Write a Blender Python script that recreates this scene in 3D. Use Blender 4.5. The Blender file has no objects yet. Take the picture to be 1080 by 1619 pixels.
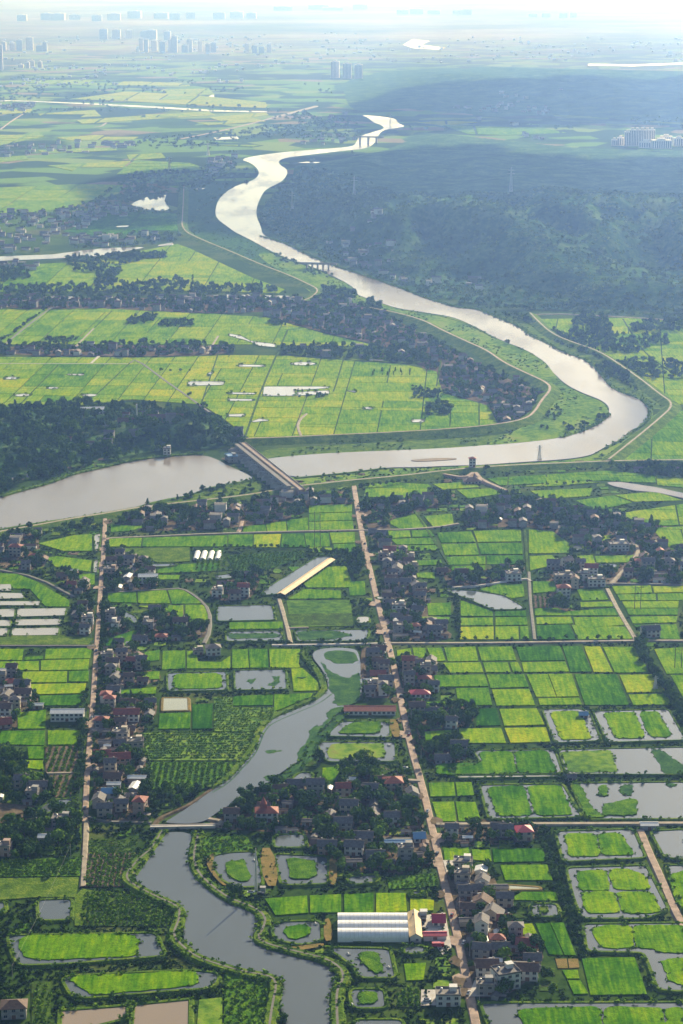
import bpy, math, random
import numpy as np
from mathutils import Vector, Matrix
from mathutils.geometry import tessellate_polygon
R = math.radians
random.seed(11); rng = np.random.default_rng(11)
scene = bpy.context.scene
# ------------------------------------------------------------------ camera
CAM_H, FPX, YH = 550.0, 3400.0, -80.0          # height in metres, focal length in photo pixels, horizon row
TH = math.atan((809.5 - YH) / FPX)
cam_d = bpy.data.cameras.new('camera'); cam = bpy.data.objects.new('camera', cam_d); scene.collection.objects.link(cam)
cam.location = (0, 0, CAM_H); cam.rotation_euler = (math.pi/2 - TH, 0, 0)
cam_d.sensor_fit = 'HORIZONTAL'; cam_d.sensor_width = 36; cam_d.lens = 36*FPX/1080
cam_d.clip_start = 1; cam_d.clip_end = 200000
scene.camera = cam
# ------------------------------------------------------------------ light
SUN_AZ, SUN_EL = R(24), R(24)                   # azimuth measured from the view direction (+Y) to the right (+X)
SUN_DIR = Vector((math.sin(SUN_AZ)*math.cos(SUN_EL), math.cos(SUN_AZ)*math.cos(SUN_EL), math.sin(SUN_EL)))
world = bpy.data.worlds.new('World'); scene.world = world; world.use_nodes = True
wn = world.node_tree; wn.nodes.clear()
wo = wn.nodes.new('ShaderNodeOutputWorld'); wb = wn.nodes.new('ShaderNodeBackground'); ws = wn.nodes.new('ShaderNodeTexSky')
ws.sky_type = 'NISHITA'; ws.sun_disc = False; ws.sun_elevation = SUN_EL; ws.sun_rotation = SUN_AZ
ws.altitude = 300; ws.air_density = 1.0; ws.dust_density = 2.0; ws.ozone_density = 1.5
wb.inputs['Strength'].default_value = 0.075
wn.links.new(ws.outputs[0], wb.inputs[0]); wn.links.new(wb.outputs[0], wo.inputs[0])
sd = bpy.data.lights.new('sun', 'SUN'); sd.energy = 5.0; sd.angle = R(0.5); sd.color = (1.0, 0.85, 0.63)
so = bpy.data.objects.new('sun', sd); scene.collection.objects.link(so)
so.rotation_euler = (-SUN_DIR).to_track_quat('-Z', 'Y').to_euler()
vs = scene.view_settings; vs.view_transform = 'Standard'; vs.look = 'None'; vs.gamma = 1; vs.exposure = 0.88
scene.cycles.use_denoising = True
scene.cycles.max_bounces = 4; scene.cycles.diffuse_bounces = 2; scene.cycles.glossy_bounces = 2; scene.cycles.volume_bounces = 0
HAZE_DENSITY = 0.000098

# ------------------------------------------------------------------ pixel -> ground
CT, ST = math.cos(TH), math.sin(TH)
def P(x, y, z=0.0):
    b = 809.5 - y
    dz = -FPX*ST + b*CT; dy = FPX*CT + b*ST; t = (z - CAM_H)/dz
    return ((x-540)*t, dy*t)
def ppm(y): return CT*(y-YH)/CAM_H               # photo pixels per metre across the row
def pix(X, Y, Z=0.0):
    Zr = Z - CAM_H; d = Y*CT - Zr*ST; u = Y*ST + Zr*CT
    return 540 + FPX*X/d, 809.5 - FPX*u/d
def pts(s): return [tuple(map(float, p.split(','))) for p in s.split()]
def W(s): return [P(*p) for p in (pts(s) if isinstance(s, str) else s)]
def chaikin(p, n=2, closed=True):
    for _ in range(n):
        q = []; m = len(p)
        if not closed: q.append(p[0])
        for i in range(m if closed else m-1):
            a, b = p[i], p[(i+1) % m]
            q += [(a[0]*.75+b[0]*.25, a[1]*.75+b[1]*.25), (a[0]*.25+b[0]*.75, a[1]*.25+b[1]*.75)]
        if not closed: q.append(p[-1])
        p = q
    return p
def rnd(p, r):                                   # cut each corner by at most r metres and round it
    out = []; m = len(p)
    for i in range(m):
        a, b, c = p[i-1], p[i], p[(i+1) % m]; la, lc = math.dist(a, b) or 1e-6, math.dist(b, c) or 1e-6
        ta, tc = min(r/la, .4), min(r/lc, .4)
        u = (b[0]+(a[0]-b[0])*ta, b[1]+(a[1]-b[1])*ta); v = (b[0]+(c[0]-b[0])*tc, b[1]+(c[1]-b[1])*tc)
        for t in (0, .33, .67, 1): out.append((u[0]*(1-t)**2+2*b[0]*t*(1-t)+v[0]*t*t, u[1]*(1-t)**2+2*b[1]*t*(1-t)+v[1]*t*t))
    return out
def resample(p, step, closed=False):
    q = list(p) + ([p[0]] if closed else []); out = []
    for a, b in zip(q, q[1:]):
        L = math.dist(a, b); n = max(1, int(L/step))
        out += [(a[0]+(b[0]-a[0])*i/n, a[1]+(b[1]-a[1])*i/n) for i in range(n)]
    if not closed: out.append(q[-1])
    return out
def pip(X, Y, poly):
    X = np.asarray(X, float); Y = np.asarray(Y, float); r = np.zeros(X.shape, bool); n = len(poly); j = n-1
    for i in range(n):
        xi, yi = poly[i]; xj, yj = poly[j]
        if yi != yj: r ^= ((yi > Y) != (yj > Y)) & (X < (xj-xi)*(Y-yi)/(yj-yi)+xi)
        j = i
    return r
def dline(X, Y, line):
    X = np.asarray(X, float); Y = np.asarray(Y, float); d = np.full(X.shape, 1e18)
    for (ax, ay), (bx, by) in zip(line, line[1:]):
        l2 = (bx-ax)**2+(by-ay)**2 or 1e-9
        t = np.clip(((X-ax)*(bx-ax)+(Y-ay)*(by-ay))/l2, 0, 1)
        d = np.minimum(d, (X-ax-t*(bx-ax))**2+(Y-ay-t*(by-ay))**2)
    return np.sqrt(d)
def clip(subject, cell):                         # Sutherland-Hodgman, cell is convex and counter-clockwise
    out = subject
    for i in range(len(cell)):
        a, b = cell[i], cell[(i+1) % len(cell)]; inp, out = out, []
        if not inp: return []
        ins = lambda p: (b[0]-a[0])*(p[1]-a[1])-(b[1]-a[1])*(p[0]-a[0]) >= 0
        for k in range(len(inp)):
            p, q = inp[k-1], inp[k]; ip, iq = ins(p), ins(q)
            if ip != iq:
                d1 = (b[0]-a[0])*(p[1]-a[1])-(b[1]-a[1])*(p[0]-a[0]); d2 = (b[0]-a[0])*(q[1]-a[1])-(b[1]-a[1])*(q[0]-a[0])
                t = d1/(d1-d2); out.append((p[0]+(q[0]-p[0])*t, p[1]+(q[1]-p[1])*t))
            if iq: out.append(q)
    return out
def area(p): return .5*sum(p[i-1][0]*p[i][1]-p[i][0]*p[i-1][1] for i in range(len(p)))
def ccw(p): return p if area(p) > 0 else p[::-1]

# ------------------------------------------------------------------ smooth value noise for the terrain
_lat = np.random.default_rng(5).random((256, 256))
def vnoise(x, y):
    xi = np.floor(x).astype(int); yi = np.floor(y).astype(int); fx = x-xi; fy = y-yi
    fx = fx*fx*(3-2*fx); fy = fy*fy*(3-2*fy); g = lambda a, b: _lat[a % 256, b % 256]
    return (g(xi, yi)*(1-fx)+g(xi+1, yi)*fx)*(1-fy)+(g(xi, yi+1)*(1-fx)+g(xi+1, yi+1)*fx)*fy
def fbm(x, y, o=4):
    s = 0; a = .5
    for k in range(o): s = s+a*vnoise(x*2**k+17*k, y*2**k+31*k); a *= .5
    return s
def ridged(x, y, o=4):
    s = 0; a = .55
    for k in range(o): s = s+a*(1-np.abs(2*vnoise(x*2**k+13*k, y*2**k+7*k)-1)); a *= .5
    return s
# polygons (photo pixels at ground level) of the three wooded hill masses: outline, height, wavelength, edge width
HILLS = [(W('412,335 420,366 470,390 540,420 600,440 665,463 730,482 840,491 990,492 1250,500 1900,420 1900,250 1300,240 1040,238 900,232 800,222 650,206 612,236 560,246 466,262 462,290 432,304'), 92, 300, 110),
         (W('560,178 640,172 780,186 900,184 1100,196 1500,190 1500,118 1080,112 900,108 760,104 600,112 520,134'), 30, 700, 600),
         (W('-60,652 60,645 130,641 300,650 352,668 382,692 355,710 250,714 150,735 60,752 -60,778'), 20, 150, 60)]
def _hill(X, Y, h):
    poly, A, wl, ew = h
    m = pip(X, Y, poly); d = np.where(m, dline(X, Y, poly+[poly[0]]), 0)
    e = np.clip(d/ew, 0, 1); e = e*e*(3-2*e)
    r = np.clip((ridged(X/wl/.62+Y/wl/3.4+.5*vnoise(X/wl*1.5, Y/wl*1.5), Y/wl/1.25-X/wl/4, 5)-.34)/.44, 0, 1)**1.5
    if A > 80: e = e*(.16+.84*np.exp(-((Y-4150)/480)**2)*np.clip((X+150)/420, 0, 1))
    return A*e*(.06+1.05*r*(.4+.9*vnoise(X/wl/2.6+9, Y/wl/2.6)))
def hz(X, Y):
    X = np.atleast_1d(np.asarray(X, float)); Y = np.atleast_1d(np.asarray(Y, float)); z = np.zeros(X.shape)
    for h in HILLS: z = z+_hill(X, Y, h)
    return z

# ------------------------------------------------------------------ materials
MAT = {}
def nodes(name):
    m = bpy.data.materials.new(name); m.use_nodes = True; n = m.node_tree
    b = n.nodes['Principled BSDF']; MAT[name] = m
    return m, n, b
def noise(n, scale, detail=4, rough=.55, vec=None, stretch=None, coord='pos'):
    t = n.nodes.new('ShaderNodeTexNoise'); t.inputs['Scale'].default_value = scale; t.inputs['Detail'].default_value = detail; t.inputs['Roughness'].default_value = rough
    g = n.nodes.new('ShaderNodeNewGeometry').outputs['Position'] if coord == 'pos' else n.nodes.new('ShaderNodeTexCoord').outputs['Object']
    if stretch:
        mp = n.nodes.new('ShaderNodeMapping'); mp.inputs['Scale'].default_value = stretch[:3]
        if len(stretch) > 3: mp.inputs['Rotation'].default_value = (0, 0, stretch[3])
        n.links.new(g, mp.inputs[0]); g = mp.outputs[0]
    n.links.new(g, t.inputs['Vector']); return t.outputs['Fac']
def ramp(n, fac, stops, interp='LINEAR'):
    r = n.nodes.new('ShaderNodeValToRGB'); r.color_ramp.interpolation = interp; el = r.color_ramp.elements
    while len(el) < len(stops): el.new(.5)
    for e, (p, c) in zip(el, stops): e.position = p; e.color = (*c, 1)
    n.links.new(fac, r.inputs[0]); return r.outputs[0]
def mixc(n, fac, a, b, mode='MIX'):
    m = n.nodes.new('ShaderNodeMix'); m.data_type = 'RGBA'; m.blend_type = mode
    for s, v in ((m.inputs[0], fac), (m.inputs[6], a), (m.inputs[7], b)):
        if isinstance(v, (int, float)): s.default_value = v
        elif isinstance(v, tuple): s.default_value = (*v, 1)
        else: n.links.new(v, s)
    return m.outputs[2]
def maths(n, op, a, b=None):
    m = n.nodes.new('ShaderNodeMath'); m.operation = op
    for s, v in ((m.inputs[0], a), (m.inputs[1], b)):
        if v is None: continue
        if isinstance(v, (int, float)): s.default_value = v
        else: n.links.new(v, s)
    return m.outputs[0]
def bump(n, b, h, strength, dist):
    k = n.nodes.new('ShaderNodeBump'); k.inputs['Strength'].default_value = strength; k.inputs['Distance'].default_value = dist
    n.links.new(h, k.inputs['Height']); n.links.new(k.outputs[0], b.inputs['Normal'])
def simple(name, col, rough=.8, var=.25, scale=.35, metal=0, spec=.3):
    m, n, b = nodes(name)
    f = noise(n, scale, 5)
    lo = tuple(c*(1-var) for c in col); hi = tuple(min(1, c*(1+var)) for c in col)
    n.links.new(ramp(n, f, [(.3, lo), (.7, hi)]), b.inputs['Base Color'])
    b.inputs['Roughness'].default_value = rough; b.inputs['Metallic'].default_value = metal; b.inputs['Specular IOR Level'].default_value = spec
    return m
# ground: rough grass near, parcels and scrub far away
m, n, b = nodes('ground')
f1 = noise(n, .012, 8, .6); f2 = noise(n, .25, 4)
near = ramp(n, f1, [(.3, (.012, .032, .008)), (.48, (.03, .068, .012)), (.58, (.085, .13, .022)), (.72, (.15, .14, .055))])
near = mixc(n, .5, near, ramp(n, f2, [(.3, (.015, .04, .01)), (.7, (.07, .13, .025))]))
vo = n.nodes.new('ShaderNodeTexVoronoi'); vo.inputs['Scale'].default_value = 1/95; mp = n.nodes.new('ShaderNodeMapping'); mp.inputs['Scale'].default_value = (.7, .8, 0)
gp = n.nodes.new('ShaderNodeNewGeometry'); n.links.new(gp.outputs['Position'], mp.inputs[0]); n.links.new(mp.outputs[0], vo.inputs['Vector'])
sp = n.nodes.new('ShaderNodeSeparateColor'); n.links.new(vo.outputs['Color'], sp.inputs[0])
far = ramp(n, sp.outputs[0], [(0, (.04, .08, .025)), (.2, (.06, .12, .03)), (.32, (.14, .25, .03)), (.62, (.2, .28, .04)), (.78, (.05, .1, .03)), (.9, (.24, .2, .11)), (1, (.4, .36, .28))], 'CONSTANT')
far = mixc(n, ramp(n, noise(n, .0016, 6, .6), [(.52, (0, 0, 0)), (.6, (1, 1, 1))]), far, (.03, .06, .02))
sx = n.nodes.new('ShaderNodeSeparateXYZ'); n.links.new(gp.outputs['Position'], sx.inputs[0])
k = n.nodes.new('ShaderNodeMapRange'); k.inputs[1].default_value = 9000; k.inputs[2].default_value = 15000; n.links.new(sx.outputs[1], k.inputs[0]); far = mixc(n, maths(n, 'MULTIPLY', k.outputs[0], .8), far, ramp(n, noise(n, .0009, 6, .65, stretch=(.5, .6, 1)), [(.36, (.12, .11, .07)), (.5, (.24, .19, .12)), (.64, (.42, .31, .19))]))  # distant land blended to pale tan, painting the haze's warm cream glow into it
k = n.nodes.new('ShaderNodeMapRange'); k.inputs[1].default_value = 4000; k.inputs[2].default_value = 5200; n.links.new(sx.outputs[1], k.inputs[0])
n.links.new(mixc(n, k.outputs[0], near, far), b.inputs['Base Color']); b.inputs['Roughness'].default_value = .95; b.inputs['Specular IOR Level'].default_value = 0
# rice: the tint stored on each parcel runs from deep green over fresh green to yellow
m, n, b = nodes('rice')
at = n.nodes.new('ShaderNodeAttribute'); at.attribute_name = 'tint'
f = noise(n, .045, 6, .62, stretch=(1, .45, 1)); f = maths(n, 'MULTIPLY_ADD', f, 1.0); f.node.inputs[2].default_value = -.50
g = noise(n, .26, 4, .65, stretch=(1.6, .16, 1, .06)); g = maths(n, 'MULTIPLY_ADD', g, 1.0); g.node.inputs[2].default_value = -.5
t = maths(n, 'ADD', maths(n, 'ADD', at.outputs['Fac'], f), g)
c = ramp(n, t, [(0, (.020, .095, .004)), (.25, (.06, .185, .004)), (.5, (.15, .30, .004)), (.75, (.28, .39, .007)), (1, (.43, .44, .012))])
c = mixc(n, .7, c, ramp(n, noise(n, .4, 4, .7), [(.36, (.42, .46, .42)), (.58, (1, 1, 1))]), 'MULTIPLY')
n.links.new(c, b.inputs['Base Color']); b.inputs['Roughness'].default_value = .9; b.inputs['Specular IOR Level'].default_value = 0
bump(n, b, noise(n, .9, 4, .65), .7, .6)
# rougher crops: grass islands, meadows, vegetable beds
def crop(name, stops, sc, bstr, bd, st=None):
    m, n, b = nodes(name)
    n.links.new(ramp(n, maths(n, 'ADD', maths(n, 'MULTIPLY', noise(n, sc, 6, .65, stretch=st), .6), maths(n, 'MULTIPLY', noise(n, sc*7, 3, .6), .4)), stops), b.inputs['Base Color'])
    b.inputs['Roughness'].default_value = .95; b.inputs['Specular IOR Level'].default_value = 0; bump(n, b, noise(n, sc*7, 4, .7), bstr, bd)
crop('meadow', [(.36, (.04, .10, .022)), (.47, (.10, .20, .026)), (.56, (.19, .29, .035)), (.66, (.21, .21, .07))], .022, .6, 1.2, (1, .5, 1))
crop('bank_grass', [(.33, (.03, .07, .012)), (.5, (.09, .165, .02)), (.65, (.20, .26, .035))], .09, .9, 1.0)
crop('dry_grass', [(.35, (.11, .12, .03)), (.52, (.22, .17, .06)), (.68, (.30, .20, .085))], .12, .6, .6)
crop('thicket', [(.36, (.03, .08, .012)), (.5, (.08, .2, .015)), (.64, (.18, .31, .02))], .16, 1.0, 1.4)
crop('bed', [(.36, (.045, .05, .022)), (.5, (.05, .10, .02)), (.64, (.12, .20, .025))], .10, .8, .6)
crop('weed', [(.36, (.022, .06, .025)), (.5, (.045, .11, .035)), (.64, (.09, .18, .03))], .1, .5, .3)
crop('soil', [(.35, (.06, .055, .035)), (.5, (.13, .105, .07)), (.65, (.22, .18, .13))], .06, .4, .3)
crop('forest_floor', [(.38, (.026, .075, .028)), (.5, (.06, .135, .045)), (.62, (.14, .21, .075))], .016, .9, 3.0)
crop('scrub_leaf', [(.33, (.016, .042, .012)), (.5, (.032, .075, .016)), (.67, (.065, .12, .025))], .35, .2, .2)  # dark to mid green leaf tones of the undergrowth
simple('road', (.30, .225, .175), .9, .38, .22); simple('pale_road', (.27, .235, .18), .9, .3, .2); simple('grey_path', (.14, .14, .125), .9, .2, .2)
simple('concrete', (.42, .40, .37), .85, .2, .2); simple('mud', (.16, .125, .085), .9, .3, .06)
simple('wall_white', (.55, .55, .53), .8, .08, .4); simple('wall_cream', (.38, .34, .28), .8, .12, .4); simple('wall_grey', (.27, .27, .27), .85, .2, .4); simple('wall_pink', (.34, .25, .21), .85, .15, .4)
simple('roof_grey', (.13, .125, .125), .8, .3, .7); simple('roof_brown', (.13, .085, .065), .8, .3, .7); simple('roof_red', (.26, .075, .055), .75, .25, .6); simple('roof_crimson', (.42, .045, .085), .6, .15, .5)
simple('roof_blue', (.16, .30, .48), .5, .12, .4); simple('roof_metal', (.62, .63, .64), .5, .1, .3); simple('roof_orange', (.62, .47, .27), .7, .15, .25); simple('roof_slab', (.20, .19, .18), .9, .25, .3)
simple('glass', (.03, .04, .05), .15, .2, .5, 0, .5); simple('door', (.16, .09, .05), .6); simple('steel', (.55, .56, .57), .45, .1, 1, .6); simple('dark_steel', (.12, .125, .13), .5, .1, 1, .5)
simple('poly_film', (.72, .73, .74), .45, .1, .3); simple('trunk', (.09, .065, .045), .9); simple('car_white', (.75, .75, .75), .3, .03); simple('car_dark', (.04, .045, .055), .3, .1); simple('car_red', (.4, .03, .03), .3, .05); simple('rubber', (.02, .02, .02), .9)
simple('tower_wall', (.80, .72, .63), .8, .1, .02)
for nm, stops in (('leaf', [(.3, (.026, .066, .012)), (.5, (.07, .15, .020)), (.7, (.17, .26, .035))]), ('leaf_bright', [(.3, (.05, .12, .014)), (.5, (.125, .24, .018)), (.7, (.24, .36, .03))]), ('leaf_dark', [(.3, (.018, .052, .014)), (.5, (.048, .112, .022)), (.7, (.125, .21, .036))])):
    m, n, b = nodes(nm)
    n.links.new(ramp(n, maths(n, 'ADD', maths(n, 'MULTIPLY', noise(n, .5, 3), .6), maths(n, 'MULTIPLY', noise(n, .05, 3), .4)), stops), b.inputs['Base Color'])
    b.inputs['Roughness'].default_value = .8; b.inputs['Specular IOR Level'].default_value = 0
m, n, b = nodes('leaf_hill'); n.links.new(ramp(n, maths(n, 'ADD', maths(n, 'MULTIPLY', noise(n, .12, 3), .5), maths(n, 'MULTIPLY', noise(n, .008, 4), .5)), [(.36, (.04, .09, .025)), (.5, (.10, .185, .045)), (.64, (.24, .31, .09))]), b.inputs['Base Color']); b.inputs['Roughness'].default_value = .9; b.inputs['Specular IOR Level'].default_value = 0
def water(name, col, rough, wave):
    m, n, b = nodes(name)
    n.links.new(ramp(n, noise(n, .006, 5, .6, stretch=(1, .4, 1)), [(.35, tuple(c*.85 for c in col)), (.65, tuple(c*1.15 for c in col))]), b.inputs['Base Color'])
    n.links.new(ramp(n, noise(n, .011, 4, .6, stretch=(1, .3, 1)), [(.42, (rough*.35,)*3), (.6, (rough*1.5,)*3)]), b.inputs['Roughness']); b.inputs['IOR'].default_value = 1.33; b.inputs['Specular IOR Level'].default_value = .5
    h = maths(n, 'ADD', noise(n, .09, 4, .6, stretch=(1, .35, 1)), noise(n, .7, 2)); bump(n, b, h, wave, .5)
water('river_water', (.20, .175, .14), .16, .06); water('pond_water', (.085, .105, .11), .10, .04); water('pale_water', (.34, .33, .29), .14, .03); water('mud_water', (.24, .19, .13), .15, .03); water('milk_water', (.34, .36, .26), .2, .03)

# ------------------------------------------------------------------ mesh helpers
class MB:
    lift = 0.0                                  # every sheet gets a height of its own
    def __init__(s): s.v = []; s.f = []; s.m = []; s.t = []
    def add(s, vs, fs, mi=0, tint=.5):
        o = len(s.v); s.v += vs; s.f += [tuple(i+o for i in f) for f in fs]; s.m += [mi]*len(fs); s.t += [tint]*len(fs)
    def box(s, x0, y0, z0, x1, y1, z1, mi=0):
        s.add([(x0,y0,z0),(x1,y0,z0),(x1,y1,z0),(x0,y1,z0),(x0,y0,z1),(x1,y0,z1),(x1,y1,z1),(x0,y1,z1)],
              [(0,3,2,1),(4,5,6,7),(0,1,5,4),(1,2,6,5),(2,3,7,6),(3,0,4,7)], mi)
    def bar(s, a, b, r0, r1=None, sides=6, mi=0):
        r1 = r0 if r1 is None else r1; a = Vector(a); b = Vector(b); q = (b-a).to_track_quat('Z', 'Y'); vs = []
        for c, r in ((a, r0), (b, r1)):
            for k in range(sides):
                w = 2*math.pi*k/sides; vs.append(tuple(c+q @ Vector((r*math.cos(w), r*math.sin(w), 0))))
        s.add(vs, [(k, (k+1) % sides, sides+(k+1) % sides, sides+k) for k in range(sides)]+[tuple(range(sides))[::-1], tuple(range(sides, 2*sides))], mi)
    def slab(s, poly, z0, z1, tint=.5, mi=0):
        p = ccw(poly); n = len(p); z1 = z1+MB.lift; MB.lift = (MB.lift+.0037) % .09
        tr = tessellate_polygon([[Vector((x, y, 0)) for x, y in p]])
        vs = [(x, y, z1) for x, y in p]; fs = []
        for a, b, c in tr:
            if (p[b][0]-p[a][0])*(p[c][1]-p[a][1])-(p[b][1]-p[a][1])*(p[c][0]-p[a][0]) < 0: b, c = c, b
            fs.append((a, b, c))
        if z0 is not None:
            vs += [(x, y, z0) for x, y in p]; fs += [(i, n+i, n+(i+1) % n, (i+1) % n) for i in range(n)]
        s.add(vs, fs, mi, tint)
    def ribbon(s, line, prof, zf=None, mi=0):
        # sweep a cross-section of (offset to the left, height) along a ground line
        L = len(line); k = len(prof); vs = []
        for i, p in enumerate(line):
            a = line[max(0, i-1)]; b = line[min(L-1, i+1)]; dx, dy = b[0]-a[0], b[1]-a[1]; l = math.hypot(dx, dy) or 1
            nx, ny = -dy/l, dx/l; zb = zf(p) if zf else 0
            for o, h in prof: vs.append((p[0]+nx*o, p[1]+ny*o, zb+h))
        s.add(vs, [(i*k+j+1, i*k+j, (i+1)*k+j, (i+1)*k+j+1) for i in range(L-1) for j in range(k-1)], mi)
    def mesh(s, name, mats, tint=False, smooth=False):
        me = bpy.data.meshes.new(name); me.from_pydata(s.v, [], s.f)
        for m in (mats if isinstance(mats, (list, tuple)) else [mats]): me.materials.append(MAT[m])
        me.polygons.foreach_set('material_index', s.m)
        if tint:
            a = me.attributes.new('tint', 'FLOAT', 'FACE'); a.data.foreach_set('value', s.t)
        if smooth: me.polygons.foreach_set('use_smooth', [True]*len(me.polygons))
        me.update(); return me
    def obj(s, name, mats, parent=None, tint=False, smooth=False): return link(name, s.mesh(name, mats, tint, smooth), parent)
COL = scene.collection
def link(name, data, parent=None, loc=None, rz=0):
    o = bpy.data.objects.new(name, data); COL.objects.link(o)
    if parent is not None: o.parent = parent
    if loc is not None: o.location = loc
    if rz: o.rotation_euler = (0, 0, rz)
    return o
def tag(o, label=None, cat=None, group=None, kind=None):
    for k_, v_ in (('label', label), ('category', cat), ('group', group), ('kind', kind)):
        if v_: o[k_] = v_
    return o
def empty(name, x, y, z=0, rz=0):
    o = bpy.data.objects.new(name, None); o.empty_display_size = 1; COL.objects.link(o); o.location = (x, y, z); o.rotation_euler = (0, 0, rz); return o
def structure(o): return tag(o, kind='structure')
def raw_mesh(name, V, F, mat):                  # big numpy meshes (all faces with the same corner count)
    me = bpy.data.meshes.new(name); nv, nf, k = len(V), len(F), F.shape[1]
    me.vertices.add(nv); me.vertices.foreach_set('co', np.asarray(V, np.float32).ravel())
    me.loops.add(nf*k); me.loops.foreach_set('vertex_index', np.asarray(F, np.int32).ravel())
    me.polygons.add(nf); me.polygons.foreach_set('loop_start', np.arange(0, nf*k, k, dtype=np.int32)); me.polygons.foreach_set('loop_total', np.full(nf, k, np.int32))
    me.materials.append(MAT[mat]); me.update(calc_edges=True); me.validate(); return me
# ------------------------------------------------------------------ ground and hills
WATER, FIELDS, ROADS, HOUSES = [], [], [], []
g = MB(); g.add([(-16000, -1500, 0), (16000, -1500, 0), (16000, 59000, 0), (-16000, 59000, 0)], [(0, 1, 2, 3)]); structure(g.obj('ground', 'ground'))
def hill_mesh(h, step, name):
    poly = h[0]; xs = [p[0] for p in poly]; ys = [p[1] for p in poly]
    X, Y = np.meshgrid(np.arange(max(min(xs), -3000), min(max(xs), 4200), step), np.arange(min(ys), max(ys), step))
    Z = _hill(X.ravel(), Y.ravel(), h); V = np.stack([X.ravel(), Y.ravel(), Z-.25], 1)
    r, c = X.shape; i = np.arange(r*c).reshape(r, c); F = np.stack([i[:-1, :-1], i[:-1, 1:], i[1:, 1:], i[1:, :-1]], -1).reshape(-1, 4)
    F = F[Z[F].max(1) > .3]; u, inv = np.unique(F, return_inverse=True)
    o = link(name, raw_mesh(name, V[u], inv.reshape(-1, 4), 'forest_floor')); o.data.polygons.foreach_set('use_smooth', [True]*len(o.data.polygons)); structure(o)
hill_mesh(HILLS[0], 22, 'wooded_hills'); hill_mesh(HILLS[1], 60, 'far_hills'); hill_mesh(HILLS[2], 10, 'wooded_hill')
def patch(name, s, mat, z, n=2):
    p = W(s); p = chaikin(p, n) if n else p
    m = MB(); m.slab(p, None, z); return structure(m.obj(name, mat))
# ------------------------------------------------------------------ the river, the weir pool and the winding channel
def body(name, s, mat, z=.9, n=2):
    p = W(s); p = chaikin(p, n) if n > 1 else rnd(p, 5 if n else 1.5)
    WATER.append(p); m = MB(); m.slab(p, None, z); return structure(m.obj(name, mat))
RIV_L = '570,182 582,186 590,194 604,198 608,204 590,209 567,216 562,229 552,233 480,238 420,244 378,252 397,258 408,268 410,276 402,285 385,290 365,298 346,314 340,333 342,346 360,359 372,368 395,379 427,397 460,412 480,417 507,428 533,440 560,455 563,465 573,470 603,480 627,488 660,493 693,498 720,503 753,518 787,537 830,553 853,567 867,578 873,590 877,592 893,608 920,622 950,633 963,643 963,655 953,665 927,680 887,692 853,697 800,702 720,709 627,713 527,717 460,722 417,727 411,730'
RIV_R = '440,748 467,756 520,753 560,747 610,740 660,740 720,737 753,737 820,732 887,728 933,722 953,710 987,693 1013,673 1027,660 1028,647 1013,632 973,620 953,597 933,573 887,557 863,543 840,534 820,517 793,507 770,497 753,490 720,488 680,475 660,468 627,455 593,443 560,432 527,422 503,412 480,402 460,390 437,382 415,372 413,360 405,342 406,328 411,315 418,302 430,295 447,287 455,275 453,267 443,262 440,255 450,250 490,245 540,239 577,236 592,228 598,215 605,206 625,203 643,200 628,195 627,188 600,184'
body('river', RIV_L+' '+RIV_R, 'river_water')
POOL = '0,788 33,778 77,767 110,753 160,742 200,732 233,727 267,723 320,720 343,727 362,738 385,748 405,759 360,766 317,775 313,783 250,793 200,807 133,818 77,825 33,832 -30,842 -320,905 -320,830 -30,792'
body('weir_pool', POOL, 'river_water')
CH1 = '497,1030 523,1025 560,1027 567,1033 572,1060 573,1087 570,1107 545,1120 528,1135 510,1157 487,1180 477,1203 453,1217 423,1240 393,1260 345,1284 322,1304 258,1304 270,1296 300,1277 333,1253 360,1235 380,1213 400,1190 407,1177 413,1157 427,1140 470,1123 500,1110 520,1094 517,1073 507,1057 493,1040'
body('channel_water', CH1, 'pond_water')
CH2L = '253,1317 233,1347 211,1382 217,1399 253,1421 293,1436 295,1456 288,1482 300,1502 320,1516 360,1527 393,1537 433,1542 447,1556 440,1596 452,1610 452,1640'
CH2R = '523,1640 522,1596 523,1566 535,1552 527,1536 503,1524 460,1514 420,1502 400,1489 407,1471 413,1452 400,1436 360,1422 333,1406 307,1382 302,1356 310,1318'
body('channel_water', CH2L+' '+CH2R, 'pond_water')
for s, mt in (('0,406 83,403 127,397 167,393 217,391 230,392 187,400 160,405 97,409 -20,414 -20,406', 'river_water'), ('250,388 273,384 275,388 250,390', 'river_water'), ('57,472 80,468.5 127,470 120,473 80,474', 'river_water'), ('228,467 253,469 300,467.5 360,466.5 458,468.5 455,472.5 360,472.5 303,471 250,471', 'river_water'),
              ('-10,158 43,159.5 93,161.5 165,164.5 240,168 340,174.5 425,176.5 425,177.7 340,176.6 240,171 165,166.6 93,163 43,161 -10,159.5', 'river_water'), ('637,71 652,62 680,65 667,71 705,75.5 695,79 655,77', 'river_water'),
              ('203,327 213,320 233,312 237,317 263,308 260,318 268,330 260,334 233,332', 'river_water'), ('338,218 375,216 378,220 338,221.5', 'river_water'), ('930,101 1000,102 1080,99 1080,102 1000,105 930,104', 'river_water'),
              ('958,764 980,763 1040,772 1085,782 1085,790 1040,780 1003,777 967,769', 'river_water'), ('305,299 325,297.5 322,299.5 308,300.5', 'river_water'), ('205,270 240,268 240,270 210,272', 'river_water'), ('110,357 124,358 122,359.5 112,359', 'river_water'), ('183,358 204,357 203,359 185,360', 'river_water'),
              ('20,160 0,161 0,159', 'river_water'), ('330,152 338,150 340,158 333,161', 'river_water'), ('485,256 508,257 505,258.5 470,258', 'river_water'), ('748,338 0,0', '')):
    if mt: body('canal_water' if ppm(pts(s)[0][1]) < 1.2 else 'pond', s, mt, .95, 1)
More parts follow.
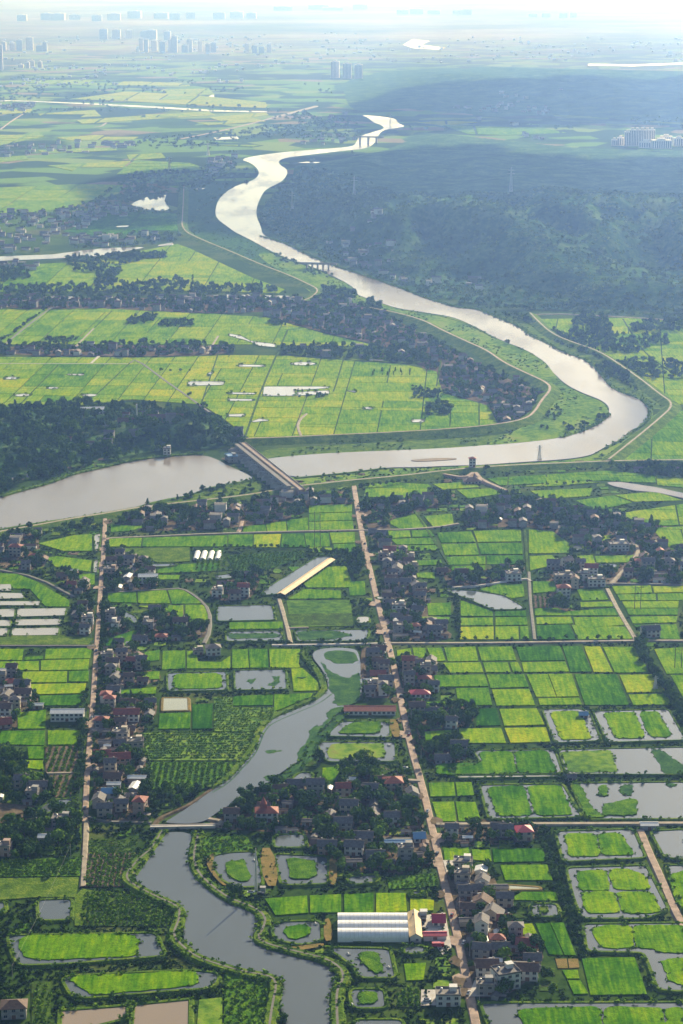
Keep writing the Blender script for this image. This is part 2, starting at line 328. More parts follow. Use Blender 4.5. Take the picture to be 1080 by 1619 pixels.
# ------------------------------------------------------------------ ground patches: flood meadow, village earth, river banks
FLOOD = '500,464 520,441 533,441 560,456 563,466 573,471 603,481 627,489 660,494 693,499 720,504 753,519 787,538 830,554 853,568 867,579 877,594 893,610 920,624 950,635 962,646 962,656 953,666 927,681 887,693 853,698 800,703 760,706 830,676 850,656 870,624 866,610 833,596 797,579 770,560 740,546 697,526 670,511 627,499 600,492 560,480'
patch('flood_meadow', FLOOD, 'meadow', .95); patch('river_meadow', '400,402 427,398 460,413 480,418 507,429 533,441 520,452 500,470 470,445', 'meadow', .3)
patch('river_meadow', '412,731 460,723 527,718 627,714 720,710 800,703 830,680 780,690 640,698 520,704 400,712', 'bank_grass', .2); patch('river_meadow', '440,749 467,757 520,754 560,748 610,741 660,741 720,738 820,733 887,729 933,723 953,711 987,694 1013,674 1030,657 1062,647 965,736 870,742 745,748 640,762 560,768 470,776', 'meadow', .3)
patch('river_meadow', '770,498 793,508 820,518 840,536 863,545 887,559 933,575 953,599 973,622 1013,634 1030,648 1060,646 1010,606 945,560 873,533 838,500', 'bank_grass', .3); patch('river_meadow', '290,365 342,348 360,360 372,369 395,380 427,398 470,440 410,420 360,398', 'weed', .25); patch('river_meadow', '292,345 295,293 330,288 370,285 378,292 350,306 338,330 341,346 288,366', 'weed', .22)
patch('pasture', '100,368 170,336 240,334 288,336 285,368 240,366 170,378', 'weed', .3, 2); patch('spit', '205,806 250,792 312,782 318,774 360,766 404,758 425,772 390,786 300,797', 'bank_grass', 1.0, 1)
VILL = {}
def village(key, s, phrase, mat='soil', paint=True):
    VILL[key] = (W(s), phrase)
    if paint: patch('village_ground', s, mat, .15, 1)
village('road_east', '607,905 604,865 640,860 660,900 655,930 690,958 682,988 715,1000 712,1012 628,1014 610,960', 'east of the long straight road')
village('road_east_mid', '630,1050 655,1035 690,1040 690,1105 642,1110', 'east of the road facing the big rice plain'); village('road_east_low', '650,1122 715,1115 750,1120 748,1148 690,1152 738,1180 738,1205 685,1214 668,1190', 'in the orchard strip east of the road')
village('road_west', '575,1030 608,1022 628,1104 575,1104', 'between the weedy channel and the road')
village('centre', '395,1268 440,1242 530,1247 545,1215 590,1202 605,1215 646,1222 662,1290 676,1318 690,1368 640,1380 545,1380 490,1350 487,1318 430,1316 332,1310 332,1298', 'in the wooded village by the channel bend')
village('south_east', '702,1366 730,1375 776,1375 800,1430 812,1478 852,1482 862,1525 800,1580 748,1578 737,1500 716,1430', 'in the dense row east of the lower road'); village('path_row', '700,1292 850,1300 856,1332 702,1340', 'south of the straight farm path')
village('west_row', '155,1095 250,1110 246,1135 222,1150 236,1250 240,1298 148,1300 148,1200', 'in the row east of the western road'); village('west_edge', '-5,1060 40,1070 60,1100 60,1125 26,1152 -5,1156', 'in the hamlet at the western edge'); village('west_yard', '15,1185 42,1190 42,1215 76,1230 82,1270 40,1282 -5,1262 -5,1200', 'by the greenish pond in the west', 'bank_grass')
village('west_low', '-5,1300 128,1297 130,1340 -5,1356', 'among the dark orchards in the west', 'bank_grass'); village('west_north', '175,880 215,880 246,905 250,932 175,935', 'beside the long white hall'); village('west_mid', '165,960 200,985 207,1002 165,1008', 'beside the small tree-ringed pond'); village('west_mid_low', '165,1020 200,1015 230,1040 225,1055 256,1066 250,1080 163,1092', 'below the tree-ringed pond')
village('west_ponds', '118,960 150,955 148,1008 115,1002', 'between the fish ponds and the western road'); village('west_bend', '78,912 125,905 150,930 120,942', 'by the bend of the narrow lane'); village('north_west', '-5,860 60,835 62,868 76,900 30,902 -5,897', 'in the hamlet below the dike')
village('south_shore', '182,826 230,808 390,795 470,780 560,786 556,800 482,800 480,815 392,834 236,842', 'in the village along the south shore'); village('road_head', '568,795 640,786 720,790 705,802 612,818 622,850 618,866 592,866', 'at the head of the long road')
village('north_east', '740,802 800,790 870,790 930,810 1022,815 1085,850 1085,925 955,925 952,905 992,886 930,864 905,858 870,840 830,832 740,836', 'in the large north-eastern village'); village('east_mid', '870,897 908,884 930,910 957,910 957,926 897,932 892,960 930,972 900,972 866,960 862,925', 'in the hamlet amid the eastern rice'); village('pond_side', '698,905 720,895 760,902 835,890 818,922 760,926 712,932', 'at the head of the pale pond')
village('east_cross', '1003,1000 1035,998 1042,1022 1010,1040', 'at the crossing of the farm lanes', 'bank_grass'); village('mid_compound', '240,970 290,957 292,985 332,990 326,1012 215,1016 213,995', 'in the leafy compound by the two-storey white house'); village('red_yard', '328,932 365,910 416,905 402,940 388,950 340,950', 'in the red-roofed farmyard')
village('bank_village', '430,470 560,478 640,512 720,560 800,598 862,622 838,655 790,672 775,640 700,622 662,572 612,548 520,528 420,500', 'in the wooded village inside the river bend'); village('north_row', '-5,548 130,546 370,546 372,560 250,564 -5,562', 'in the row of farmhouses between the rice fields'); village('canal_row', '-5,471 440,471 450,492 330,496 220,490 -5,489', 'along the distant canal')
village('hill_houses', '128,668 300,652 385,680 372,705 320,700 180,712 60,748 40,735', 'on the wooded hill by the weir', 'forest_floor', False); village('copse', '436,652 470,646 528,643 520,660 450,664', 'in the copse amid the northern rice'); village('right_bank', '760,655 775,648 838,640 838,662 800,672', 'under the bend of the dike', 'soil', False); village('dike_foot', '1010,736 1085,738 1085,758 1000,757', 'under the trees along the east dike', 'bank_grass'); village('mid_row', '440,548 640,549 690,572 640,575 450,562', 'in the hedged row of the northern plain', 'bank_grass')
# ------------------------------------------------------------------ roads, paths and dikes
def road(name, s, w, mat='road', h=1.25, dense=1, zf=None):
    w *= .8
    l = W(s) if isinstance(s, str) else s
    l = chaikin(l, dense, False) if dense else l
    l = resample(l, 12); ROADS.append((l, w/2+1.5)); m = MB(); m.ribbon(l, [(w/2+h*.8, 0), (w/2, h), (-w/2, h), (-w/2-h*.8, 0)], zf); return structure(m.obj(name, mat))
def dike(name, s, top, h, side, mat='bank_grass', path=None, pm='pale_road', n=2):
    l = chaikin(W(s), n, False); l = resample(l, 14); m = MB()
    m.ribbon(l, [(top/2+side, 0), (top/2, h), (-top/2, h), (-top/2-side, 0)]); structure(m.obj(name, mat)); ROADS.append((l, top/2+2))
    if path:
        m = MB(); m.ribbon(l, [(path/2, h+.06), (-path/2, h+.06)]); structure(m.obj('dike_road', pm))
    return l
MAIN = '559,766 566,812 575,860 588,915 600,965 613,1015 625,1065 637,1125 650,1185 668,1245 683,1310 697,1375 714,1440 727,1500 740,1560 756,1640'
road('road', MAIN, 5.4, h=.7); WEST = '166,818 163,880 158,940 154,1000 150,1060 146,1120 141,1180 137,1230 134,1300'; road('road', WEST, 4.0, h=.7)
road('path', '136,1300 134,1350 131,1404', 3.2, 'pale_road'); road('path', '640,838 690,835 725,829', 3.4, 'pale_road'); road('path', '172,852 360,843.5 567,839 640,838', 3, 'pale_road', 1.1)
road('path', '0,1022 152,1022', 2.6, 'grey_path', 1.0); road('path', '430,1021 520,1020 612,1018', 3, 'concrete', 1.0); road('path', '618,1018 740,1018 900,1016 1008,1014 1085,1014', 3.6, 'pale_road', 1.1)
road('path', '960,932 978,968 1006,1014', 3.8, 'pale_road', 1.1); road('path', '836,905 838,950 845,1012', 2.2, 'grey_path', .9); road('path', '829,838 834,905', 2.2, 'bed', .9); road('path', '655,808 690,862 709,892', 2.4, 'bed', .9)
road('path', '441,948 452,985 459,1017', 3.4, 'pale_road', 1.1); road('path', '456,994 488,993', 2.2, 'pale_road', 1.0); road('path', '376,842 380,836 383,825', 3.5, 'road', 1.0); road('path', '965,925 1005,883 1010,868 995,855', 3.6, 'pale_road'); road('path', '918,924 1000,924 1085,926', 2.6, 'grey_path'); road('path', '840,920 830,915 755,928 715,930', 2.6, 'concrete')
road('path', '690,1305 790,1304 930,1304 1085,1303', 4.2, 'pale_road', 1.2); road('path', '1012,1314 1024,1345 1045,1390 1066,1440 1085,1475', 5, 'road', 1.2); road('path', '72,1224 120,1223', 2.5, 'pale_road', 1.0); road('path', '240,1308 300,1307.5 346,1306', 3.4, 'pale_road', 1.5)
road('path', '242,1308 250,1296 275,1285 300,1274 334,1250', 2.8, 'soil', 1.25); road('path', '345,1307 352,1300 330,1296', 3.5, 'pale_road', 1.2); road('path', '170,938 263,933 288,931 312,945 331,965 332,998 322,1018', 3, 'grey_path', 1.0); road('path', '0,902 60,914 118,945', 3, 'grey_path', 1.0)
road('path', '580,1024 573,1032 573,1075', 3.2, 'soil', 1.1); road('path', '665,1236 645,1235', 4, 'pale_road', 1.2); road('path', '668,1327 600,1328 540,1325', 3, 'grey_path', 1.0); road('path', '130,1288 155,1300 240,1302', 2.6, 'grey_path', 1.0); road('path', '5,1305 15,1290 55,1284', 2.2, 'soil', 1.0)
road('path', '476,690 470,676 474,664 485,655', 3.4, 'pale_road', 1.1); road('path', '0,575.5 202,576', 2.6, 'concrete', 1.0); road('path', '114,554 148,520', 3.2, 'pale_road', 1.0); road('path', '327,560 345,532', 3.4, 'pale_road', 1.0); road('path', '144,575 156,564', 4, 'concrete', 1.0)
road('path', '205,575 215,568 262,603 300,630 335,655', 3.6, 'grey_path', 1.0); road('path', '8,545 35,522 82,486', 3.6, 'grey_path', 1.0); road('path', '115,553 177,492', 2, 'bed', .9); road('path', '318,640 345,560', 2, 'bed', .9); road('path', '388,690 400,655 415,612 455,522', 3, 'bed', .9); road('path', '527,620 532,606 545,562', 2.2, 'bed', .9); road('path', '690,612 697,570', 2, 'bed', .9); road('path', '152,625 205,575', 2.2, 'bed', .9); road('path', '32,640 92,578', 2, 'bed', .9)
road('path', '985,505 1000,530 1020,560 1062,590', 3, 'bed', .9); road('path', '840,498 900,497 985,502 1085,508', 4, 'pale_road', 1.2); road('path', '430,187 500,168.5', 16, 'pale_road', 3, 0); road('path', '285,220 360,205 430,187', 8, 'road', 1.5); road('path', '148,201 160,200 168,194', 8, 'pale_road', 1, 1); road('path', '0,205 20,190 40,178', 6, 'road', 1)
# the dikes
dike('dike', '291,293 289,340 287,366 320,382 360,398 410,420 460,439 487,452 505,461 493,473 480,478', 4, 3.5, 10, 'bank_grass', 2.4, 'road')
DN = '385,701 450,699 520,695.5 620,691 720,685 790,678 833,669 847,656 856,640 872,622 864,611 833,597 797,580 770,560 740,547 697,527 670,512 627,500 585,492'
dike('dike', DN, 4.6, 6, 14, 'bank_grass', 3, 'road')
dike('dike', '838,499 850,512 873,533 910,548 947,560 985,585 1020,610 1042,628 1067,645 1040,670 1000,703 962,733', 4.6, 5, 11, 'bank_grass', 2.4)
dike('dike', '-320,912 -20,848 60,834 120,823 166,816 220,806 300,797 390,787 440,778 475,774', 6, 3, 9, 'bank_grass', 3.4); dike('dike', '470,774 560,764 640,757 720,747 800,741 870,738 960,734 1090,732', 6, 4, 11, 'bank_grass', 3.4)
road('path', '752,750 762,762 800,778', 5, 'road', 2.5); road('path', '700,752 735,758 748,750', 4.5, 'road', 2.5)
BANKS = []
def bank(s, w=3.0, h=1.7, mat='bank_grass', path=None, n=2, closed=False, shrubs=1.0, side=1.7):
    p = W(s) if isinstance(s, str) else s
    l = chaikin(p, n, closed) if n else p
    if closed: l = l+[l[0]]
    l = resample(l, 6); m = MB(); m.ribbon(l, [(w/2+side, 0), (w/2, h), (-w/2, h), (-w/2-side, 0)]); structure(m.obj('bank', mat))
    if path:
        m = MB(); m.ribbon(l, [(path/2, h+.06), (-path/2, h+.06)]); structure(m.obj('path', 'grey_path'))
    if shrubs: BANKS.append((l, w/2+side*.6, shrubs, h))
    return l
# both banks of the winding channel
bank('235,1350 220,1362 198,1388 206,1401 250,1424 284,1438 284,1458 272,1484 292,1504 312,1519 358,1534 392,1543 428,1548 438,1560 431,1592 424,1640', 6, 2.2, path=1.3, shrubs=2.2)
bank('314,1318 309,1345 306,1358 312,1384 338,1408 364,1426 404,1440 420,1454 418,1470 406,1488 424,1498 462,1508 510,1519 536,1532 545,1550 533,1568 532,1596 535,1640', 6, 2.2, path=1.4, shrubs=2.2)
bank('336,1255 362,1240 383,1217 404,1194 411,1178 417,1160 430,1145 471,1128 505,1114 526,1098', 0.5, 1.0, 'weed', shrubs=0, n=2)
bank('330,1248 355,1236 376,1213 396,1190 402,1176 408,1158 424,1138 466,1119 498,1106 512,1094 508,1076 498,1058 484,1042 478,1034 490,1026', 4, 1.8, shrubs=1.2)
bank('349,1290 398,1266 430,1246 460,1222 482,1206 492,1183 516,1160 533,1140 548,1126', 5, 1.6, 'weed', shrubs=1.2)
bank('210,1386 237,1348 258,1316', 4, 1.8, path=1.2, shrubs=1.6); bank('404,760 362,767.5 318,776 312,786 250,795 205,808', 4, 1.5, shrubs=1.3); bank('0,787 33,777 77,766 110,752 160,741 200,731 233,726 267,722 320,719', 5, 2, shrubs=1.8); bank('0,839 33,833 77,826 133,819 166,812', 3, 1.5, shrubs=.8)
for s, k_ in (('412,374 437,381 460,389 480,401 503,411 527,421 560,431 593,442 627,454 660,467 680,474 720,487 753,489 770,496', 2.2), ('770,496 793,506 820,516 840,533 863,542 887,556 933,572 953,596 973,619 1013,631 1029,646 1028,661 1014,674 988,694 954,711', 1.6), ('887,693 927,681 953,666 964,655', 1.2), ('627,489 720,504 787,538', .4), ('467,757 560,748 610,741', .7), ('427,398 460,413 480,418 507,429', .9)):
    bank(s, 3, 1.4, shrubs=k_)
# ------------------------------------------------------------------ fish ponds (water sheet, raised bank, crop islands)
def pond(s, mat='pond_water', n=1, w=1.6, h=1.4, bm='bank_grass', shrubs=.6, z=.9):
    body('pond', s, mat, z, n); bank(rnd(W(s), 5 if n else 1.5), w, h, bm, None, 0, True, shrubs, .9)
ISLES = []
def island(s, tint=.5, mat='rice', n=1, z=1.35, name='rice_field'):
    p = rnd(W(s), 5 if n else 1)
    p = [(x+random.uniform(-.7, .7), y+random.uniform(-.9, .9)) for x, y in resample(p, 3.5, True)]
    ISLES.append(p); FIELDS.append(p); m = MB(); m.slab(p, .2, z, tint); structure(m.obj(name, mat, tint=(mat == 'rice')))
for row in '''10,1481 247,1477 263,1514 100,1527 30,1529 20,1516
97,1551 110,1545 300,1536 347,1541 345,1556 330,1566 277,1569 137,1581 113,1579
58,1425 115,1423 113,1457 60,1458
-8,1428 9,1428 9,1447 -8,1447
62,1280 80,1267 118,1264 117,1270 67,1292 57,1288
263,1066 358,1063 360,1093 265,1095
370,1061.5 452,1060 454,1092 371,1093
513,1166 540,1142 603,1143 616,1144 618,1168
502,1180 507,1175 625,1175 627,1206 517,1207 510,1195
453,1240 473,1223 495,1223 493,1238
432,1322 482,1320 485,1342 433,1343
334,1356 360,1350 407,1348 415,1384 416,1404 375,1406 350,1394 336,1374
432,1352 520,1356 520,1400 444,1402
428,1469 443,1459 508,1458 510,1491 475,1497 435,1489
517,1504 527,1500 617,1502 627,1549 567,1549 560,1532 533,1512
552,1572 557,1566 608,1566 612,1597 557,1597
558,1614 638,1614 640,1640 558,1640
637,1499 673,1497 672,1511 638,1511
545,1389 600,1384 598,1397 557,1402
647,1411 674,1411 674,1419 647,1419
837,1431 882,1431 886,1452 840,1452
857,1123 920,1122 933,1130 951,1173 877,1177
937,1126 1057,1123 1085,1172 960,1176
748,1188 877,1187 890,1225 800,1226 715,1226 715,1218 760,1208
883,1187 1085,1183 1085,1227 895,1226
757,1243 890,1241 921,1294 773,1298
902,1240 1085,1238 1085,1297 926,1298
877,1316 1002,1313 1022,1359 890,1365
1027,1316 1085,1313 1085,1362 1050,1358
894,1374 1022,1370 1058,1441 1022,1455 920,1455 907,1424
1052,1370 1085,1370 1085,1446 1069,1421
920,1463 1085,1461 1085,1571 1040,1568 1020,1514 1013,1509 928,1507
758,1588 1085,1587 1085,1640 778,1640
342,960 430,957.5 436,982 343,984
357,1000 443,999 450,1015 357,1016
465,998 585,997 578,1015 470,1016
412,943 420,932 493,887 502,882 523,880 525,888 440,941
700,932 720,934 750,935 797,943 827,960 828,965 780,966 740,949 712,938
942,894 960,892 978,893 976,899 955,900
902,867 910,862 921,863 921,871 908,872
927,866 935,868 932,874 926,872
1063,880 1085,879 1085,893
183,968 197,967 217,977 219,990 203,983
337,912 380,906 372,915 340,918
235,893 282,892 277,897 240,898'''.split('\n'): pond(row, n=(0 if 'x' in row else 1), w=1.7 if ppm(pts(row)[0][1]) > 2.3 else 1.1)
for row in ('95,1600 203,1592 202,1613 93,1640', '210,1591 302,1582 301,1640 206,1640'): pond(row, 'mud_water', 0, 2.2)
for row in ('257,1105 298,1105 299,1125 256,1126', '803,1401 855,1405 854,1409 803,1409'): pond(row, 'milk_water', 0, 1.6, 1.2, 'dry_grass', 0)
for row in '''-8,938 37,939 38,947 -8,948
-8,952 63,952 63,958 -8,958
-8,965 23,964 22,976 -8,977
28,964 104,963 102,974 27,976
-8,982 17,982 16,991 -8,991
25,981 96,980 95,989 25,990
-8,995 13,995 10,1006 -8,1006
20,995 93,994 91,1005 18,1006
-8,925 17,925 18,935 -8,935'''.split('\n'): pond(row, 'pale_water', 0, .9, .8, 'bank_grass', .35, .75)
for row in '''457,576 470,573.4 490,573.4 503,576 490,578.6 470,578.6
417,612 520,612 520,615 467,618 466,627 415,627
468,621 521,618 521,624 468,627
360,621 405,622 403,625 360,624
360,631 400,632 400,635 360,635
360,656 388,655 387,660 360,660
397,667 412,662 428,666 400,669
570,647 580,644 592,646 585,649
650,664 672,664 671,669 650,669
545,618 565,619 562,622
360,528 380,531 397,540 437,545 435,550 410,548 392,540 362,532
377,577 420,578 420,581 377,581
580,569 607,569 606,572 582,571
5,598 20,596 30,599 22,601 6,601
105,592 134,592 132,595 107,594
73,613 93,613 92,616 75,616
22,625 38,623 52,625 40,628 25,628
128,625 145,623.5 155,625 150,628 132,628
327,592 336,588 338,590 330,596
297,604 355,604 354,610 296,611
15,753 45,748 48,758 12,765
148,847 160,845 155,873 150,873
148,888 156,887 154,907 147,906
198,1023 213,1022 213,1025 198,1026
640,947 655,946 655,950 640,951
595,945 612,944 612,948 596,949
563,977 584,976 584,986 564,987
722,1228.5 883,1227 883,1230 722,1232'''.split('\n'): pond(row, 'pale_water', 1, .8, 1.2, 'bank_grass', .3)
for row in '''27,1492 43,1481 200,1479 220,1486 218,1514 83,1521 37,1517 .42
108,1551 120,1546 300,1538 313,1541 313,1561 160,1576 140,1574 .46
275,1068 345,1066 352,1072 350,1090 280,1092 272,1085 .45
870,1128 916,1126 936,1171 886,1172 .62
953,1129 1004,1128 1021,1169 973,1170 .5
1010,1128 1040,1127 1063,1167 1027,1168 .3
758,1191 809,1190 818,1225 690,1227 690,1210 762,1209 .3
812,1190 865,1189 882,1224 820,1225 .25
770,1247 829,1244 842,1292 787,1293 .28
832,1245 887,1243 906,1291 847,1292 .34
892,1321 942,1320 950,1356 900,1358 .5
943,1320 982,1320 1004,1354 952,1356 .45
910,1381 957,1377 967,1410 917,1411 .52
960,1377 1000,1377 1023,1391 1030,1410 971,1410 .52
918,1413 971,1412 981,1447 927,1447 .55
974,1412 1033,1413 1045,1446 984,1447 .5
1055,1387 1085,1378 1085,1440 1070,1430 .5
935,1471 953,1466 998,1466 1004,1502 950,1502 .52
1000,1466 1085,1466 1085,1511 1043,1509 1030,1503 1006,1502 .4
1043,1521 1085,1516 1085,1561 1060,1557 .46
815,1601 853,1596 950,1594 954,1640 835,1640 .33
953,1595 1048,1596 1056,1640 956,1640 .36
1050,1596 1085,1596 1085,1640 1058,1640 .45
443,1476 460,1466 490,1466 493,1479 465,1490 .3'''.split('\n'):
    q = row.rsplit(' ', 1); island(q[0], float(q[1]), n=1)
for row in '''532,1162 557,1145 602,1143 603,1157 590,1163|thicket
517,1193 523,1178 607,1177 610,1200 520,1202|meadow
356,1366 388,1362 397,1394 380,1398 360,1386|thicket
452,1359 500,1364 500,1391 460,1394|thicket
563,1509 597,1507 608,1541 590,1542 573,1524|thicket
565,1572 597,1571 598,1590 568,1592|thicket
852,1435 867,1435 868,1446 853,1446|bank_grass
885,1191 967,1188 976,1223 899,1223|meadow
1027,1188 1045,1187 1062,1200 1085,1215 1085,1225 1050,1226 1040,1205|weed
903,1243 918,1243 935,1280 960,1295 928,1296|thicket
947,1245 960,1243 960,1262 945,1260|thicket
985,1243 1003,1243 997,1261 978,1257|weed
987,1267 1008,1267 1007,1292 950,1292 955,1273 968,1273|thicket
1049,1243 1060,1240 1073,1243 1060,1247|weed
900,1262 925,1290 920,1293 898,1266|meadow
470,1000 530,999 560,1006 520,1014 473,1014|weed
360,1004 440,1003 442,1010 362,1012|weed'''.split('\n'):
    q = row.split('|'); island(q[0], .5, q[1], 1, 1.6 if q[1] == 'thicket' else 1.1, 'grass_island')
for s in ('510,1032 560,1030 566,1045 560,1052 520,1050', '505,1046 512,1052 530,1068 552,1075 562,1066 569,1066 572,1108 546,1120 520,1112 533,1104 518,1092 522,1075', '548,1122 528,1136 510,1158 488,1181 478,1204 468,1206 474,1186 492,1165 488,1160 500,1148 508,1150 520,1134 515,1128 540,1116', '415,1232 430,1226 438,1230 422,1240', '468,1072 490,1070 480,1075', '387,1080 405,1072 400,1084', '428,1070 446,1072 440,1086 420,1084 434,1080', '418,1189 440,1187 446,1191 425,1193'):
    m = MB(); p = [(x+random.uniform(-1.2, 1.2), y+random.uniform(-2, 2)) for x, y in resample(chaikin(W(s), 2), 4, True)]; m.slab(p, .9, .98); tag(m.obj('water_weed', 'weed'), kind='stuff')
for s in ('410,1344 432,1344 442,1404 418,1404', '521,1354 533,1354 533,1402 520,1402', '512,1458 522,1454 527,1490 512,1492', '614,1140 628,1140 634,1168 620,1168', '340,1354 334,1352 325,1366 334,1384 350,1402 360,1404 348,1394 335,1374', '504,1172 540,1138 532,1136 508,1160', '420,1490 434,1494 440,1502 470,1500 512,1494 512,1500 460,1508 425,1498'): patch('dry_grass_strip', s, 'dry_grass', 1.5, 1)
sb = MB(); sb.slab(chaikin(W('645,729 680,726 722,725.5 722,728 690,730 660,731.5'), 2), .2, 1.25); structure(sb.obj('sandbar', 'mud'))
